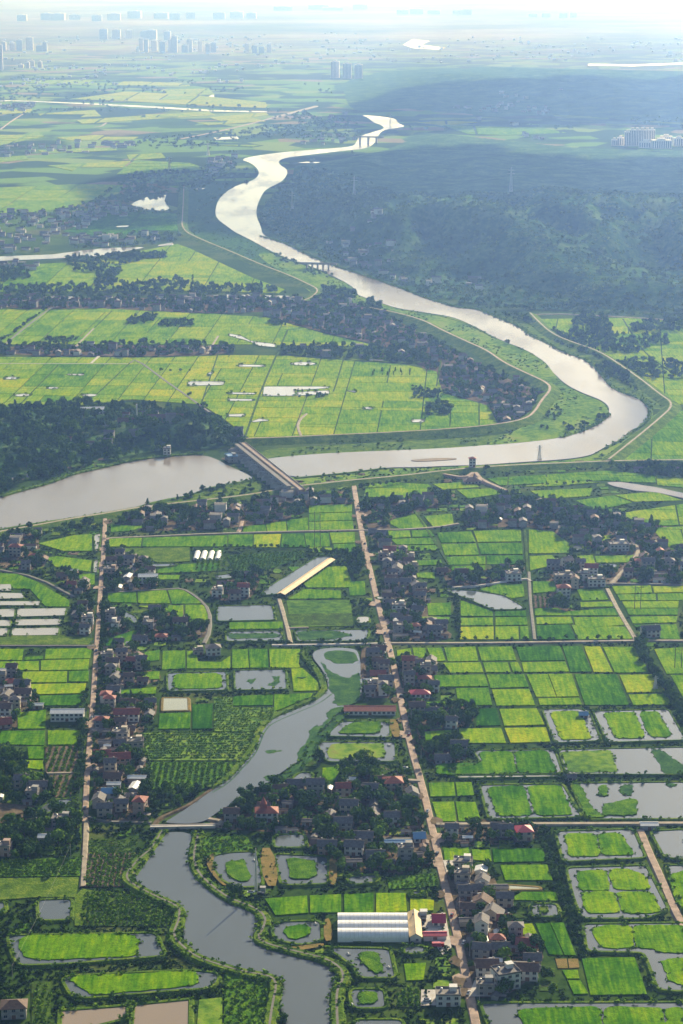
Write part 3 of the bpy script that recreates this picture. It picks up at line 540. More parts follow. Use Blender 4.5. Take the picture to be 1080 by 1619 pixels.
# ------------------------------------------------------------------ rice: near parcels one by one
TINT = dict(d=.22, D=.08, g=.38, y=.54, Y=.74, p=.66)
def parcel(s, tint):
    p = W(s); c = (sum(q[0] for q in p)/len(p), sum(q[1] for q in p)/len(p))
    p = [(x+(c[0]-x)*min(.2, .45/max(1, math.dist((x, y), c))), y+(c[1]-y)*min(.2, .45/max(1, math.dist((x, y), c)))) for x, y in p]
    FIELDS.append(p); m = MB(); m.slab(p, 0, .65, min(1, max(0, tint+random.uniform(-.06, .06)))); structure(m.obj('rice_field', 'rice', tint=True))
for row in '''y 172,852 225,851 223,865 172,865
g 226,851 360,847 360,865 224,865
g 361,846 400,846 400,865 361,865
Y 401,846 445,845 442,866 401,866
d 446,845 480,844.5 484,866 444,866
g 481,844 520,843.5 522,865 485,866
y 488,866 525,867 527,874 490,874
y 521,843 561,842 562,859 525,860
g 527,861 562,860 563,875 528,875
g 384,833 420,830 422,842 384,843
y 420,829 452,824 454,841 423,842
g 453,823 487,819 488,839 455,841
y 488,800 557,798 557,810 488,812
g 488,813 557,811 558,823 488,825
y 488,826 558,824 560,838 489,839
g 175,830 237,832 207,840 175,842
y 60,860 117,847 146,845 146,872 100,872
y 73,883 90,880 146,887 143,905 87,897
g 122,910 150,907 150,925 133,926
g -8,907 27,908 57,920 110,950 110,960 72,960 47,932 -8,930
g 285,893 347,890 349,898 333,904 248,907 250,901
g 250,910 285,910 283,917 250,917
g 170,937 215,935.5 217,954 170,953
y 217,935 263,934 270,955 218,955
g 265,934 287,932 323,955 272,956
y 217,959 290,957.5 290,988 283,987 267,967
g 293,957 327,957 330,988 293,988
d 163,1013 220,995 207,1017 197,1022 163,1022
y -8,1027 38,1027 35,1045 -8,1045
y 72,1027 146,1026 143,1042 70,1043
g 39,1040 69,1038 68,1043 38,1045
y -8,1047 62,1046 62,1061 -8,1061
y 64,1045 142,1043 140,1060 64,1061
y 35,1063 107,1062 106,1080 35,1080
g 109,1062 142,1061 140,1079 108,1079
p 40,1083 137,1081 135,1097 60,1099
d 62,1101 137,1099 136,1116 63,1117
g 27,1128 73,1123 72,1153 28,1154
d 2,1157 72,1156 71,1180 -8,1178
g 75,1156 137,1156 130,1178 75,1179
g 43,1181 70,1181 69,1201 45,1201
y 38,1203 69,1203 69,1219 37,1215
g 163,1095 248,1087 247,1098 167,1098
g 190,1065 253,1062 253,1075 195,1075
g 228,1032 253,1028 252,1045 230,1047
g 257,1030 293,1029 293,1058 256,1060
y 295,1030 310,1030 312,1047 350,1048 365,1038 365,1058 295,1058
g 367,1028 392,1027 394,1057 367,1058
d 393,1027 423,1027 425,1057 395,1057
y 425,1027 475,1027 473,1050 475,1057 427,1057
y 460,1058 478,1057 506,1082 505,1093 464,1094
d 252,1129 302,1127 301,1153 250,1154
D 304,1115 337,1113 335,1153 304,1154
d 368,1102 432,1099 432,1116 368,1117
g 433,1099 495,1097 492,1103 440,1124 433,1124
g 612,827 623,822 660,813 677,835 632,837
y 610,840 648,839.5 650,850 618,852
g 650,839.5 680,839 688,849 652,850
g 617,853 688,851 692,861 627,862
g 627,864 692,862.5 693,871 600,872
y 670,817 715,813 718,830 685,834
y 748,840 824,838 825,857 755,858
g 690,843 745,841 753,858 697,859
g 755,860 826,859 827,877 760,877
g 697,861 753,860 758,878 703,879
g 705,881 768,880 768,893 708,894
d 769,879 827,879 828,893 770,893
g 708,896 768,895 768,902 715,903
y 836,838 873,840 900,860 902,875 836,876
y 837,880 873,878.5 885,892 838,903
y 905,880 937,878.5 942,892 933,908 913,890
y 940,880 1003,878.5 993,890 943,891
y 930,853 967,846 970,852 937,859
g 757,933 792,923 828,925 830,944 810,947
g 728,950 780,968 780,975 728,975
d 782,968 832,966 833,975 782,975
g 728,978 780,977 780,990 728,990
g 783,977 833,976 835,989 783,990
Y 728,992 781,991.5 781,1012 727,1012
y 783,991.5 820,991 821,1012 783,1012
g 822,991 835,991 837,1011 823,1012
g 842,920 877,920 880,936 843,939
g 912,933 951,932 963,949 920,951
y 917,953 966,952 975,960 918,961
g 845,963 880,962 893,968 977,962 982,974 845,974
y 847,977 903,976 907,987 848,988
y 906,977 982,976 991,989 911,995
d 848,990 900,988 911,1012 850,1012
y 903,989 993,992 1001,1011 914,1012
y 967,928 1029,926 1032,938 974,940
Y 1031,928 1085,927 1085,937 1034,938
g 975,941 1037,939.5 1038,950 980,950
g 1039,939.5 1085,938.5 1085,950 1040,950
y 983,952 1074,951 1073,962 988,962
g 989,963 1073,963 1072,973 993,973
y 995,976 1072,975 1070,985 1000,987
g 1001,989 1070,988 1076,1012 1045,1011 1033,1000 1016,1000
y 627,1029 649,1026 652,1040 629,1046
y 652,1025 672,1025 676,1042 655,1040
y 675,1025 698,1025 705,1046 683,1047
y 702,1025 752,1023 757,1046 708,1047
y 755,1024 810,1023 817,1045 761,1046
d 815,1024 886,1022.5 894,1045 823,1046
D 889,1022.5 919,1022.5 936,1063 902,1064
Y 923,1023 949,1023 969,1064 939,1064
y 953,1024 1008,1023.5 1026,1064 972,1065
y 1034,1027 1085,1024 1085,1066 1054,1067
y 700,1049 760,1048 765,1064 712,1065
y 763,1048 803,1048 808,1064 768,1064
g 805,1048 819,1048 826,1063 811,1064
y 824,1048 894,1047 901,1063 828,1064
g 685,1069 767,1067.5 773,1086 690,1087
g 720,1089 772,1088.5 779,1116 725,1117
g 769,1067.5 829,1067 837,1087 775,1089
y 777,1091 837,1090 847,1116 785,1117
y 832,1067 866,1066.5 880,1103 848,1103
y 867,1066.5 904,1066 916,1102 881,1103
y 850,1105 916,1104 921,1115 853,1116
d 908,1067 975,1067 995,1116 925,1116
Y 979,1068 1041,1067 1053,1095 991,1096
y 993,1099 1056,1097.5 1061,1115 1001,1116
y 1060,1068 1085,1068 1085,1112
D 753,1122 785,1121 792,1148 753,1149
Y 789,1122 849,1121 862,1147 797,1149
y 725,1153 793,1152 801,1176 727,1176
Y 797,1152 864,1151 871,1174 807,1176
y 668,1158 713,1155 722,1156 722,1174 673,1172
g 673,1111 716,1109 715,1116 680,1117
g 675,955 713,953.5 713,974 677,974
y 655,976 712,976.5 710,982 655,982
g 657,887 697,885.5 702,894 657,895
y 658,907 688,905.5 688,916 660,914
g 677,1239 718,1238 721,1260 680,1261
g 720,1238 746,1237.5 750,1259 723,1260
y 683,1269 718,1268.5 722,1300 692,1300
g 720,1268.5 752,1269 761,1300 725,1300
g 700,1342 742,1341 745,1358 703,1365
y 745,1344 775,1344 778,1363 748,1361
d 777,1343 860,1342.5 864,1363 780,1365
g 790,1369 866,1368 875,1393 798,1393
g 810,1420 825,1411 880,1411.5 884,1426 808,1424
y 814,1463 842,1461 850,1478 820,1480
d 846,1461 869,1460 891,1512 868,1511
g 870,1460 891,1459.5 911,1512 893,1512
y 888,1535 914,1534.5 917,1549 896,1549
g 897,1551 918,1551 931,1573 907,1574
d 919,1516 1004,1514.5 1024,1574 933,1575
g 418,1422 486,1417 488,1445 435,1449
g 489,1417 540,1415 540,1444 490,1445
d 543,1415 591,1413 591,1445 544,1446
y 594,1413 642,1413 644,1443 594,1445
p 648,1421 687,1424 686,1441 648,1442
g 510,1215 540,1213 525,1243 508,1243
g 455,897 548,897 560,930 485,930
g 481,932 540,935 540,947 455,948
g 550,920 577,919 578,942 553,943
y 525,897 545,895 556,929 530,930
g 362,985 448,984 448,995 362,996
g 628,770 677,766 683,770 647,775
y 684,766 750,762 758,771 700,775
y 838,777 937,772.5 933,785 860,790
g 910,792 970,784 1000,795 943,808
y 972,783.5 1037,778 1080,792 1003,794
y 820,770 900,760 950,763 880,769
y 722,775 777,773 797,781 740,789
g 800,760 860,754 900,758 820,766
y 638,1525 674,1523 670,1551 642,1552'''.split('\n'):
    k_, s = row.split(' ', 1); parcel(s, TINT[k_])
# ------------------------------------------------------------------ rice: the plains, parcelled along their lanes
def parcels(s, vpx, dw, dd, t0, t1, gap=1.6, skip=0.0, z=.65):
    region = ccw(W(s)); a = math.atan2((vpx-540), FPX/CT); d = (math.sin(a), math.cos(a)); e = (d[1], -d[0])
    uv = [(p[0]*e[0]+p[1]*e[1], p[0]*d[0]+p[1]*d[1]) for p in region]; u0, u1 = min(q[0] for q in uv), max(q[0] for q in uv); v0, v1 = min(q[1] for q in uv), max(q[1] for q in uv)
    m = MB(); u = u0-random.random()*dw; base = random.random()
    while u < u1:
        w = dw*random.uniform(.6, 1.35); v = v0-random.random()*dd; tcol = random.uniform(t0, t1)
        while v < v1:
            h = dd*random.choice((.35, .6, 1, 1, 1.4, 1.9)); n = random.choice((1, 1, 1, 2, 2)) if w > dw*.8 else 1
            for k in range(n):
                x0, x1 = u+w*k/n+gap/2, u+w*(k+1)/n-gap/2
                cell = [(x0*e[0]+q*d[0], x0*e[1]+q*d[1]) for q in (v+gap/2, v+h-gap/2)]+[(x1*e[0]+q*d[0], x1*e[1]+q*d[1]) for q in (v+h-gap/2, v+gap/2)]
                c = clip(region, ccw(cell))
                if len(c) > 2 and abs(area(c)) > 40 and random.random() > skip:
                    m.slab(c, 0, z, min(1, max(0, .35*tcol+.65*random.uniform(t0, t1)))); FIELDS.append(c)
            v += h
        u += w
    structure(m.obj('rice_field', 'rice', tint=True))
parcels('-10,490 160,488 230,492 340,497 420,502 520,530 600,548 560,548 440,546 370,545 -10,545', 750, 80, 75, .36, .9)
parcels('-10,565 250,566 370,562 450,563 640,577 690,588 700,622 772,642 788,672 700,682 520,692 440,694 395,694 350,660 318,640 210,632 130,641 60,640 -10,645', 750, 75, 42, .36, .92)
parcels('-10,424 60,418 150,413 192,403 280,386 300,393 400,440 450,458 440,464 320,460 180,460 -10,462', 640, 120, 90, .4, .85, 2)
parcels('850,505 985,503 1090,510 1090,640 1066,640 1020,605 945,556 880,530', 1000, 70, 60, .35, .85); parcels('985,727 1068,652 1090,648 1090,729 1000,731', 1060, 60, 70, .25, .6)
parcels('-10,297 130,291 195,293 188,306 120,326 60,336 -10,346', 640, 200, 170, .45, .8, 3); parcels('1030,836 1085,833 1085,868 1062,870', 800, 50, 40, .4, .8); parcels('962,815 1085,797 1085,830 1050,832', 900, 45, 40, .4, .8)
parcels('100,366 172,338 238,334 280,338 282,366 240,364 172,374', 640, 200, 200, .1, .35, 4, .25); parcels('770,757 960,745 1085,757 1085,772 960,760 790,768', 900, 90, 30, .3, .7, 1.6, .2); parcels('480,755 700,768 690,790 570,786', 700, 60, 40, .3, .7, 1.5, .5)
for s, t0, t1 in (('60,180 150,174 160,184 70,188', .6, .9), ('120,190 330,176 340,182 130,196', .55, .9), ('230,181 300,180 300,184 230,186', .6, .9), ('-10,214 60,208 70,216 -10,232', .5, .85), ('330,186 420,178 425,182 350,192', .6, .9), ('110,157 200,145 300,150 420,162 425,171 340,168 200,160', .6, .95), ('250,142 330,140 340,150 270,152', .5, .9), ('75,262 220,254 300,258 330,268 200,276 130,274', .4, .8), ('200,245 255,242 262,250 205,254', .5, .9),
                  ('300,228 350,222 440,224 400,232', .5, .85), ('660,194 705,191 755,193.5 700,198', .8, 1), ('700,198 860,203 895,210 800,214 740,212', .35, .6), ('750,230 790,229 790,238 750,240', .6, .9), ('-10,250 40,246 45,252 -10,258', .5, .8), ('-10,176 50,172 50,178 -10,182', .6, .9), ('-10,128 140,126 300,132 300,136 100,134', .5, .9), ('290,190 400,186 420,192 330,198', .5, .85), ('90,218 150,214 220,216 210,221 110,222', .7, 1), ('60,238 180,232 185,238 70,243', .5, .8)):
    parcels(s, 640, 260, 220, t0+.1, t1+.1, 8, .12, 1.0)
def bed(name, s, mat, z=.5): p = W(s); FIELDS.append(p); m = MB(); m.slab(p, 0, z); structure(m.obj(name, mat))
for s, mt in (('140,1330 222,1328 205,1350 140,1350', 'bed'), ('138,1350 215,1350 194,1380 205,1402 135,1404', 'soil'), ('160,1412 245,1418 280,1440 277,1466 130,1465 132,1408', 'bed'), ('0,1362 130,1356 128,1386 0,1387', 'thicket'), ('315,1582 352,1578 350,1640 310,1640', 'meadow'), ('355,1532 428,1548 421,1600 412,1640 354,1640', 'thicket'), ('320,1326 390,1321 400,1344 322,1354', 'thicket'), ('612,1389 690,1382 690,1402 615,1407', 'thicket'), ('628,1562 663,1562 665,1594 630,1594', 'bed'),
              ('72,1182 125,1180 120,1222 72,1222', 'soil'), ('77,1227 122,1225 110,1262 87,1262', 'soil'), ('338,1103 367,1103 368,1120 432,1119 438,1126 412,1152 410,1157 338,1157', 'meadow'), ('223,1160 408,1158 402,1178 396,1192 375,1203 236,1203', 'meadow'), ('238,1206 374,1206 360,1230 330,1247 237,1249', 'thicket'), ('878,1517 896,1517 898,1532 882,1532', 'dry_grass'), ('898,1517 914,1517 916,1531 900,1532', 'dry_grass'), ('360,880 480,872 485,880 410,905 370,903', 'thicket'), ('170,1000 0,0 0,0', ''),
              ('453,950 555,950 558,990 460,992', 'meadow'), ('450,972 556,970 558,990 456,990', 'bed'), ('-10,1270 55,1275 40,1292 5,1304 -10,1304', 'soil'), ('60,1003 148,1010 140,1020 0,1020 0,1008', 'bank_grass'), ('50,1555 80,1553 80,1630 50,1635', 'bed'), ('842,955 0,0 0,0', ''), ('-10,1390 125,1388 120,1420 50,1420 -10,1425', 'bank_grass'), ('130,1406 160,1412 130,1465 118,1465 118,1420', 'bank_grass'), ('265,1586 0,0 0,0', ''), ('320,876 350,874 368,902 300,906', 'bed'), ('175,868 300,866 300,888 250,890 218,880', 'bank_grass'), ('843,942 868,945 868,962 844,962', 'soil'), ('45,529 85,526 88,533 40,535', 'soil'), ('82,530 140,527 130,533 84,536', 'dry_grass'), ('300,612 354,611 354,620 310,622', 'bed'), ('350,590 395,588 395,596 345,600', 'bed')):
    if mt: bed('crop_bed', s, mt)
# the country just outside the frame
for s, vx, dw, dd in (('1093,745 1500,745 1700,1100 1093,1100', 900, 50, 40), ('1093,1105 1700,1105 2000,1640 1093,1640', 900, 46, 34), ('-14,925 -330,925 -600,1640 -14,1640', 500, 46, 34), ('-700,1648 2000,1648 2300,2050 -1000,2050', 540, 44, 32), ('-14,424 -260,424 -360,640 -14,640', 750, 80, 60), ('1094,508 1400,508 1500,738 1094,738', 1000, 70, 55), ('-12,297 -200,297 -240,345 -12,345', 640, 200, 150)): parcels(s, vx, dw, dd, .25, .75, 1.8, .14)
# ------------------------------------------------------------------ houses
_o = 'first second third fourth fifth sixth seventh eighth ninth tenth eleventh twelfth thirteenth fourteenth fifteenth sixteenth seventeenth eighteenth nineteenth twentieth'.split(); _o += ['twenty-'+q for q in _o[:9]]+['thirtieth']+['thirty-'+q for q in _o[:9]]+['fortieth']
ORD = ['nearest']+[q+' nearest' for q in _o[1:]]
def ordinals(obs):                               # label a set of look-alikes by their distance
    by = {}
    for o in obs: by.setdefault(o['label'], []).append(o)
    for l, q in by.items():
        if len(q) > 1:
            for i, o in enumerate(sorted(q, key=lambda o: o.location.y)): o['label'] = ORD[min(i, 39)]+' '+l
CACHE = {}
def cached(key, fn):
    if key not in CACHE: CACHE[key] = fn()
    return CACHE[key]
def win_mesh(w=1.9, h=1.5):
    def f():
        m = MB(); m.box(-w/2-.12, -.08, -.12, w/2+.12, .02, h+.12, 0); m.box(-w/2, -.13, 0, -.05, -.06, h, 1); m.box(.05, -.13, 0, w/2, -.06, h, 1); m.box(-w/2-.2, -.25, -.22, w/2+.2, 0, -.13, 0); return m.mesh('window', ['concrete', 'glass'])
    return cached(('win', w, h), f)
def door_mesh():
    def f():
        m = MB(); m.box(-1.3, -.1, 0, 1.3, .02, 2.5, 0); m.box(-1.1, -.16, 0, 1.1, -.09, 2.3, 1); return m.mesh('door', ['concrete', 'door'])
    return cached('door', f)
def gable_roof(w, d, h, rise, ov, mat, ridge=.14):
    m = MB(); t = .22; x0, x1 = -w/2-ov, w/2+ov; y0, y1 = -d/2-ov, d/2+ov; e = h-ov*rise/(d/2)
    for s_, ya in ((1, y0), (-1, y1)):
        a = [(x0, ya, e), (x1, ya, e), (x1, 0, h+rise), (x0, 0, h+rise)]; b_ = [(x, y, z+t) for x, y, z in a]; q = a+b_
        f = [(0, 1, 5, 4), (1, 2, 6, 5), (2, 3, 7, 6), (3, 0, 4, 7), (4, 5, 6, 7), (3, 2, 1, 0)]
        m.add(q, f if s_ > 0 else [g_[::-1] for g_ in f])
    m.box(x0, -.16, h+rise+.1, x1, .16, h+rise+.34)
    return m.mesh('roof', mat)
def hip_roof(w, d, h, rise, ov, mat):
    m = MB(); x0, x1 = -w/2-ov, w/2+ov; y0, y1 = -d/2-ov, d/2+ov; r = max(.3, (w-d)/2+.3)
    m.add([(x0, y0, h), (x1, y0, h), (x1, y1, h), (x0, y1, h), (-r, 0, h+rise), (r, 0, h+rise)], [(0, 1, 5, 4), (1, 2, 5), (2, 3, 4, 5), (3, 0, 4), (3, 2, 1, 0)]); m.box(x0, y0, h-.25, x1, y1, h-.005)
    return m.mesh('roof', mat)
def spec(kind, w, d, n, wall, roof, fl=3.1):
    """the parts of one house: (name, mesh, location, turn, sub-parts); its front looks along -Y"""
    h = n*fl; P_ = []
    m = MB(); m.box(-w/2, -d/2, -1.5, w/2, d/2, h)
    if kind in ('gable', 'shed'):
        rise = d*(.30 if kind == 'gable' else .17)
        for x in (-w/2, w/2-.2): m.add([(x, -d/2, h), (x, d/2, h), (x, 0, h+rise), (x+.2, -d/2, h), (x+.2, d/2, h), (x+.2, 0, h+rise)], [(0, 2, 1), (3, 4, 5), (0, 3, 5, 2), (1, 2, 5, 4)])
    for k in range(1, n): m.box(-w/2-.08, -d/2-.08, k*fl-.12, w/2+.08, d/2+.08, k*fl+.1)
    P_.append(('wall', m.mesh('wall', wall), (0, 0, 0), 0, []))
    if kind == 'gable': P_.append(('roof', gable_roof(w, d, h, rise, .7, roof), (0, 0, 0), 0, []))
    if kind == 'shed': P_.append(('roof', gable_roof(w, d, h, rise, .5, roof), (0, 0, 0), 0, []))
    if kind == 'hip': P_.append(('roof', hip_roof(w, d, h, d*.27, .8, roof), (0, 0, 0), 0, []))
    if kind == 'flat':
        m = MB(); m.box(-w/2-.25, -d/2-.25, h+.003, w/2+.25, d/2+.25, h+.28)
        for x0, y0, x1, y1 in ((-w/2-.25, -d/2-.25, w/2+.25, -d/2), (-w/2-.25, d/2, w/2+.25, d/2+.25), (-w/2-.25, -d/2+.002, -w/2, d/2-.002), (w/2, -d/2+.002, w/2+.25, d/2-.002)): m.box(x0, y0, h+.281, x1, y1, h+1.15)
        P_.append(('roof', m.mesh('roof', roof), (0, 0, 0), 0, []))
        m = MB(); m.box(-1.9, -1.7, 0, 1.9, 1.7, 2.6); m.box(-2.2, -2, 2.603, 2.2, 2, 2.8); P_.append(('stair_tower', m.mesh('stair_tower', wall), (w*.22, d*.2, h+.283), 0, []))
        m = MB(); m.bar((0, 0, 0), (0, 0, 1.5), .7, .7, 10); m.bar((0, 0, 1.5), (0, 0, 1.8), .7, .2, 10); P_.append(('water_tank', m.mesh('water_tank', 'steel'), (-w*.28, d*.15, h+.285), 0, []))
    if kind != 'shed' or w > 14:
        nx = max(2, int(w/3.4)); sp_ = w/nx
        for k in range(n):
            for i in range(nx):
                x = -w/2+sp_*(i+.5); mid = (k == 0 and i == nx//2)
                if mid: P_.append(('door', door_mesh(), (x, -d/2, 0), 0, []))
                else: P_.append(('window', win_mesh(), (x, -d/2, k*fl+1.0), 0, []))
            for sx_, a in ((1, math.pi/2), (-1, -math.pi/2)): P_.append(('window', win_mesh(1.5, 1.3), (sx_*w/2, -d*.12, k*fl+1.1), a, []))
        if n > 1 and kind != 'shed':
            m = MB(); m.box(-w*.24, -1.3, -.15, w*.24, 0, 0); m.box(-w*.24, -1.3, .003, w*.24, -1.2, .95); P_.append(('balcony', m.mesh('balcony', wall), (0, -d/2-.09, fl+.05), 0, []))
    elif w > 5: P_.append(('door', door_mesh(), (0, -d/2, 0), 0, []))
    if kind == 'gable': m = MB(); m.box(-.4, -.4, -1, .4, .4, 1.1); m.box(-.5, -.5, 1.103, .5, .5, 1.25); P_[1][4].append(('chimney', m.mesh('chimney', 'wall_grey'), (w*.3, d*.14, h+rise*.75), 0))
    return P_
def put(parts, name, x, y, z, rz, detail=True):
    if not detail and len(parts) > 2: parts = parts[:3]
    e = empty(name, x, y, z, rz)
    for nm, me, loc, a, subs in parts:
        o = link(nm, me, e, loc, a)
        for sn, sm, sl, sa in subs: link(sn, sm, o, sl, sa)
    return e
WN = dict(wall_white='white', wall_cream='cream', wall_grey='grey', wall_pink='pinkish'); RN = dict(roof_grey='grey-tiled', roof_brown='brown-tiled', roof_red='red-roofed', roof_crimson='crimson-roofed', roof_blue='blue-roofed', roof_metal='pale-metal-roofed', roof_slab='flat-roofed', roof_orange='orange-roofed')
SN = {1: 'single-storey', 2: 'two-storey', 3: 'three-storey'}
# buildings one can single out: name, label, category, pixel of the front foot, kind, width, depth, storeys, wall, roof, turn
for nm, lab, cat, x, y, kd, w, d, n, wa, ro, rz in (
  ('white_house', 'two-storey white house with many windows standing alone in the rice above the ring pond', 'house', 338, 1037, 'hip', 11.5, 9.5, 2, 'wall_white', 'roof_grey', .16),
  ('outbuilding', 'small flat cream outbuilding beside the lone white two-storey house', 'outbuilding', 314, 1036, 'flat', 8, 6, 1, 'wall_cream', 'roof_slab', .16),
  ('long_hall', 'long white hall with pale metal roof beside the western road', 'hall', 106, 1141, 'shed', 24, 10, 2, 'wall_white', 'roof_metal', .02),
  ('long_hall', 'long white hall with red roof above the two fish ponds', 'hall', 585, 1131, 'shed', 38, 12, 1, 'wall_white', 'roof_red', 0),
  ('shed', 'tall crimson-roofed shed beside the end of the greenhouse', 'shed', 694, 1466, 'gable', 7, 9, 1, 'wall_white', 'roof_crimson', 0),
  ('shed', 'long low crimson-roofed shed below the taller crimson shed', 'shed', 688, 1488, 'shed', 13, 5.5, 1, 'wall_white', 'roof_crimson', .02),
  ('office_building', 'white flat-roofed building with paved yard west of the lower road', 'building', 709, 1592, 'flat', 13, 9, 2, 'wall_white', 'roof_slab', 0),
  ('hut', 'small white hut at the corner of the greenhouse', 'hut', 667, 1459, 'flat', 5, 5, 1, 'wall_white', 'roof_slab', 0),
  ('house', 'cream house with crimson hipped roof on the straight farm path', 'house', 830, 1330, 'hip', 10, 10, 2, 'wall_cream', 'roof_crimson', .12),
  ('shed', 'long low blue-roofed shed in the wooded village near the road', 'shed', 629, 1340, 'shed', 17, 5, 1, 'wall_grey', 'roof_blue', 0),
  ('house', 'small pale-blue-roofed house beside the long blue shed', 'house', 664, 1333, 'gable', 7, 8, 1, 'wall_white', 'roof_blue', .1),
  ('house', 'crimson hip-roofed house by the road in the wooded village', 'house', 623, 1252, 'hip', 12, 11, 2, 'wall_cream', 'roof_red', .1),
  ('house', 'white three-storey house with dark flat roof, nearest in the lower eastern row', 'house', 806, 1566, 'flat', 13, 11, 3, 'wall_white', 'roof_grey', .35),
  ('house', 'white house with twin brown gables beside the lower road', 'house', 771, 1546, 'gable', 12, 9, 2, 'wall_white', 'roof_brown', .03),
  ('barn', 'large grey-roofed barn at the eastern edge of the lower row', 'barn', 795, 1452, 'gable', 9, 13, 1, 'wall_cream', 'roof_grey', 1.35),
  ('barn', 'pale-roofed barn at the upper end of the lower row', 'barn', 770, 1382, 'shed', 7, 7, 1, 'wall_white', 'roof_metal', 1.4),
  ('barn', 'grey gabled barn just below the pale-roofed barn', 'barn', 773, 1398, 'gable', 7, 8, 1, 'wall_white', 'roof_grey', 1.4),
  ('barn', 'brown gabled barn against the large grey-roofed barn', 'barn', 777, 1433, 'gable', 8, 11, 1, 'wall_cream', 'roof_brown', 1.35),
  ('hall', 'white hall with pale roof in the northern row of the western road', 'hall', 234, 923, 'shed', 17, 9, 2, 'wall_white', 'roof_metal', .03),
  ('boat_shed', 'open white-roofed shed straddling the farm path between two ponds', 'shed', 1027, 1313, 'shed', 11, 6, 1, 'wall_grey', 'roof_metal', 0),
  ('hut', 'small grey hut where the dikes of four ponds meet', 'hut', 905, 1236, 'gable', 5.5, 4.5, 1, 'wall_grey', 'roof_grey', .1),
  ('hut', 'small blue-grey hut in the corner of the olive grass pond', 'hut', 923, 1137, 'gable', 6, 5, 1, 'wall_grey', 'roof_blue', 0),
  ('shed', 'long pale-roofed shed among the dark western orchards', 'shed', 75, 1332, 'shed', 12, 6, 1, 'wall_grey', 'roof_metal', 0),
  ('house', 'two-storey house with bright blue roof east of the western road', 'house', 172, 1268, 'gable', 9, 7, 2, 'wall_white', 'roof_blue', .05),
  ('house', 'white cubic house at the head of the pale pond lane', 'house', 813, 919, 'flat', 13, 11, 2, 'wall_white', 'roof_slab', .12),
  ('house', 'white house with red-topped stair tower amid the eastern rice', 'house', 892, 946, 'hip', 11, 9, 3, 'wall_white', 'roof_red', .05),
  ('house', 'broad white flat-roofed house at the top of the eastern lane', 'house', 944, 928, 'flat', 15, 9, 2, 'wall_white', 'roof_slab', .03),
  ('house', 'white grey-gabled house at the head of the eastern rice hamlet', 'house', 901, 897, 'gable', 9, 9, 2, 'wall_white', 'roof_grey', .5),
  ('house', 'broad cream house with terraces in the eastern rice hamlet', 'house', 893, 922, 'flat', 17, 11, 2, 'wall_cream', 'roof_slab', .06),
  ('house', 'large white terraced house on the lane north of the two small ponds', 'house', 980, 872, 'flat', 18, 12, 2, 'wall_white', 'roof_slab', .1),
  ('house', 'striped-roofed white house among trees at the crossing of the farm lanes', 'house', 1030, 1008, 'gable', 15, 9, 2, 'wall_white', 'roof_grey', .1),
  ('house', 'white tiered house with a red roof and spire beside the channel', 'house', 422, 1300, 'hip', 14, 10, 2, 'wall_white', 'roof_red', .05),
  ('house', 'long white house with red gable in the western row', 'house', 200, 1142, 'gable', 18, 9, 2, 'wall_white', 'roof_red', .02),
  ('house', 'pink-walled red-roofed house below the twin-gabled western row', 'house', 190, 1213, 'gable', 14, 9, 2, 'wall_pink', 'roof_red', .12),
  ('house', 'crimson-roofed white house east of the road facing the rice plain', 'house', 665, 1104, 'hip', 14, 9, 1, 'wall_white', 'roof_crimson', .06),
  ('house', 'brown hip-roofed house at the bottom left beside a walled garden', 'house', 22, 1612, 'hip', 13, 10, 2, 'wall_grey', 'roof_brown', .1),
  ('house', 'red-roofed house at the left edge beside bright green rice', 'house', 5, 1152, 'gable', 13, 10, 1, 'wall_pink', 'roof_red', .3),
  ('intake_tower', 'white cubic intake tower at the edge of the weir pool', 'tower', 264, 723, 'flat', 8, 7, 3, 'wall_white', 'roof_slab', 0),
  ('factory_hall', 'white hall with pale vaulted roof on the wooded hill', 'hall', 148, 667, 'shed', 30, 12, 2, 'wall_white', 'roof_metal', .12),
  ('factory_block', 'long pinkish brown-roofed block at the foot of the wooded hill', 'building', 215, 683, 'gable', 42, 10, 2, 'wall_pink', 'roof_brown', .08),
  ('factory_block', 'second long pinkish block right of the slim chimney on the wooded hill', 'building', 262, 680, 'gable', 42, 10, 2, 'wall_pink', 'roof_brown', .08),
  ('gate_house', 'red and white tower pavilion on the dike above the river', 'pavilion', 747, 744, 'hip', 7, 6, 3, 'wall_white', 'roof_red', 0),
  ('house', 'brown roofed house at the dike junction below the tower pavilion', 'house', 748, 766, 'hip', 18, 12, 1, 'wall_cream', 'roof_brown', .1)):
    X, Y = P(x, y); c_, s_ = math.cos(rz), math.sin(rz); X += -s_*d/2; Y += c_*d/2
    z = float(hz(X, Y)[0])+(4 if nm == 'gate_house' else .2)
    e = put(spec(kd, w, d, n, wa, ro), nm, X, Y, z, rz); tag(e, lab, cat); HOUSES.append((X, Y, max(w, d)*.62, e))
    if 'spire' in lab:
        m = MB(); m.box(-2.2, -2.2, 0, 2.2, 2.2, 3); m.bar((0, 0, 3), (0, 0, 7.5), 2.3, .08, 8); link('cupola', m.mesh('cupola', 'roof_red'), e, (-2, 0, 8.2))
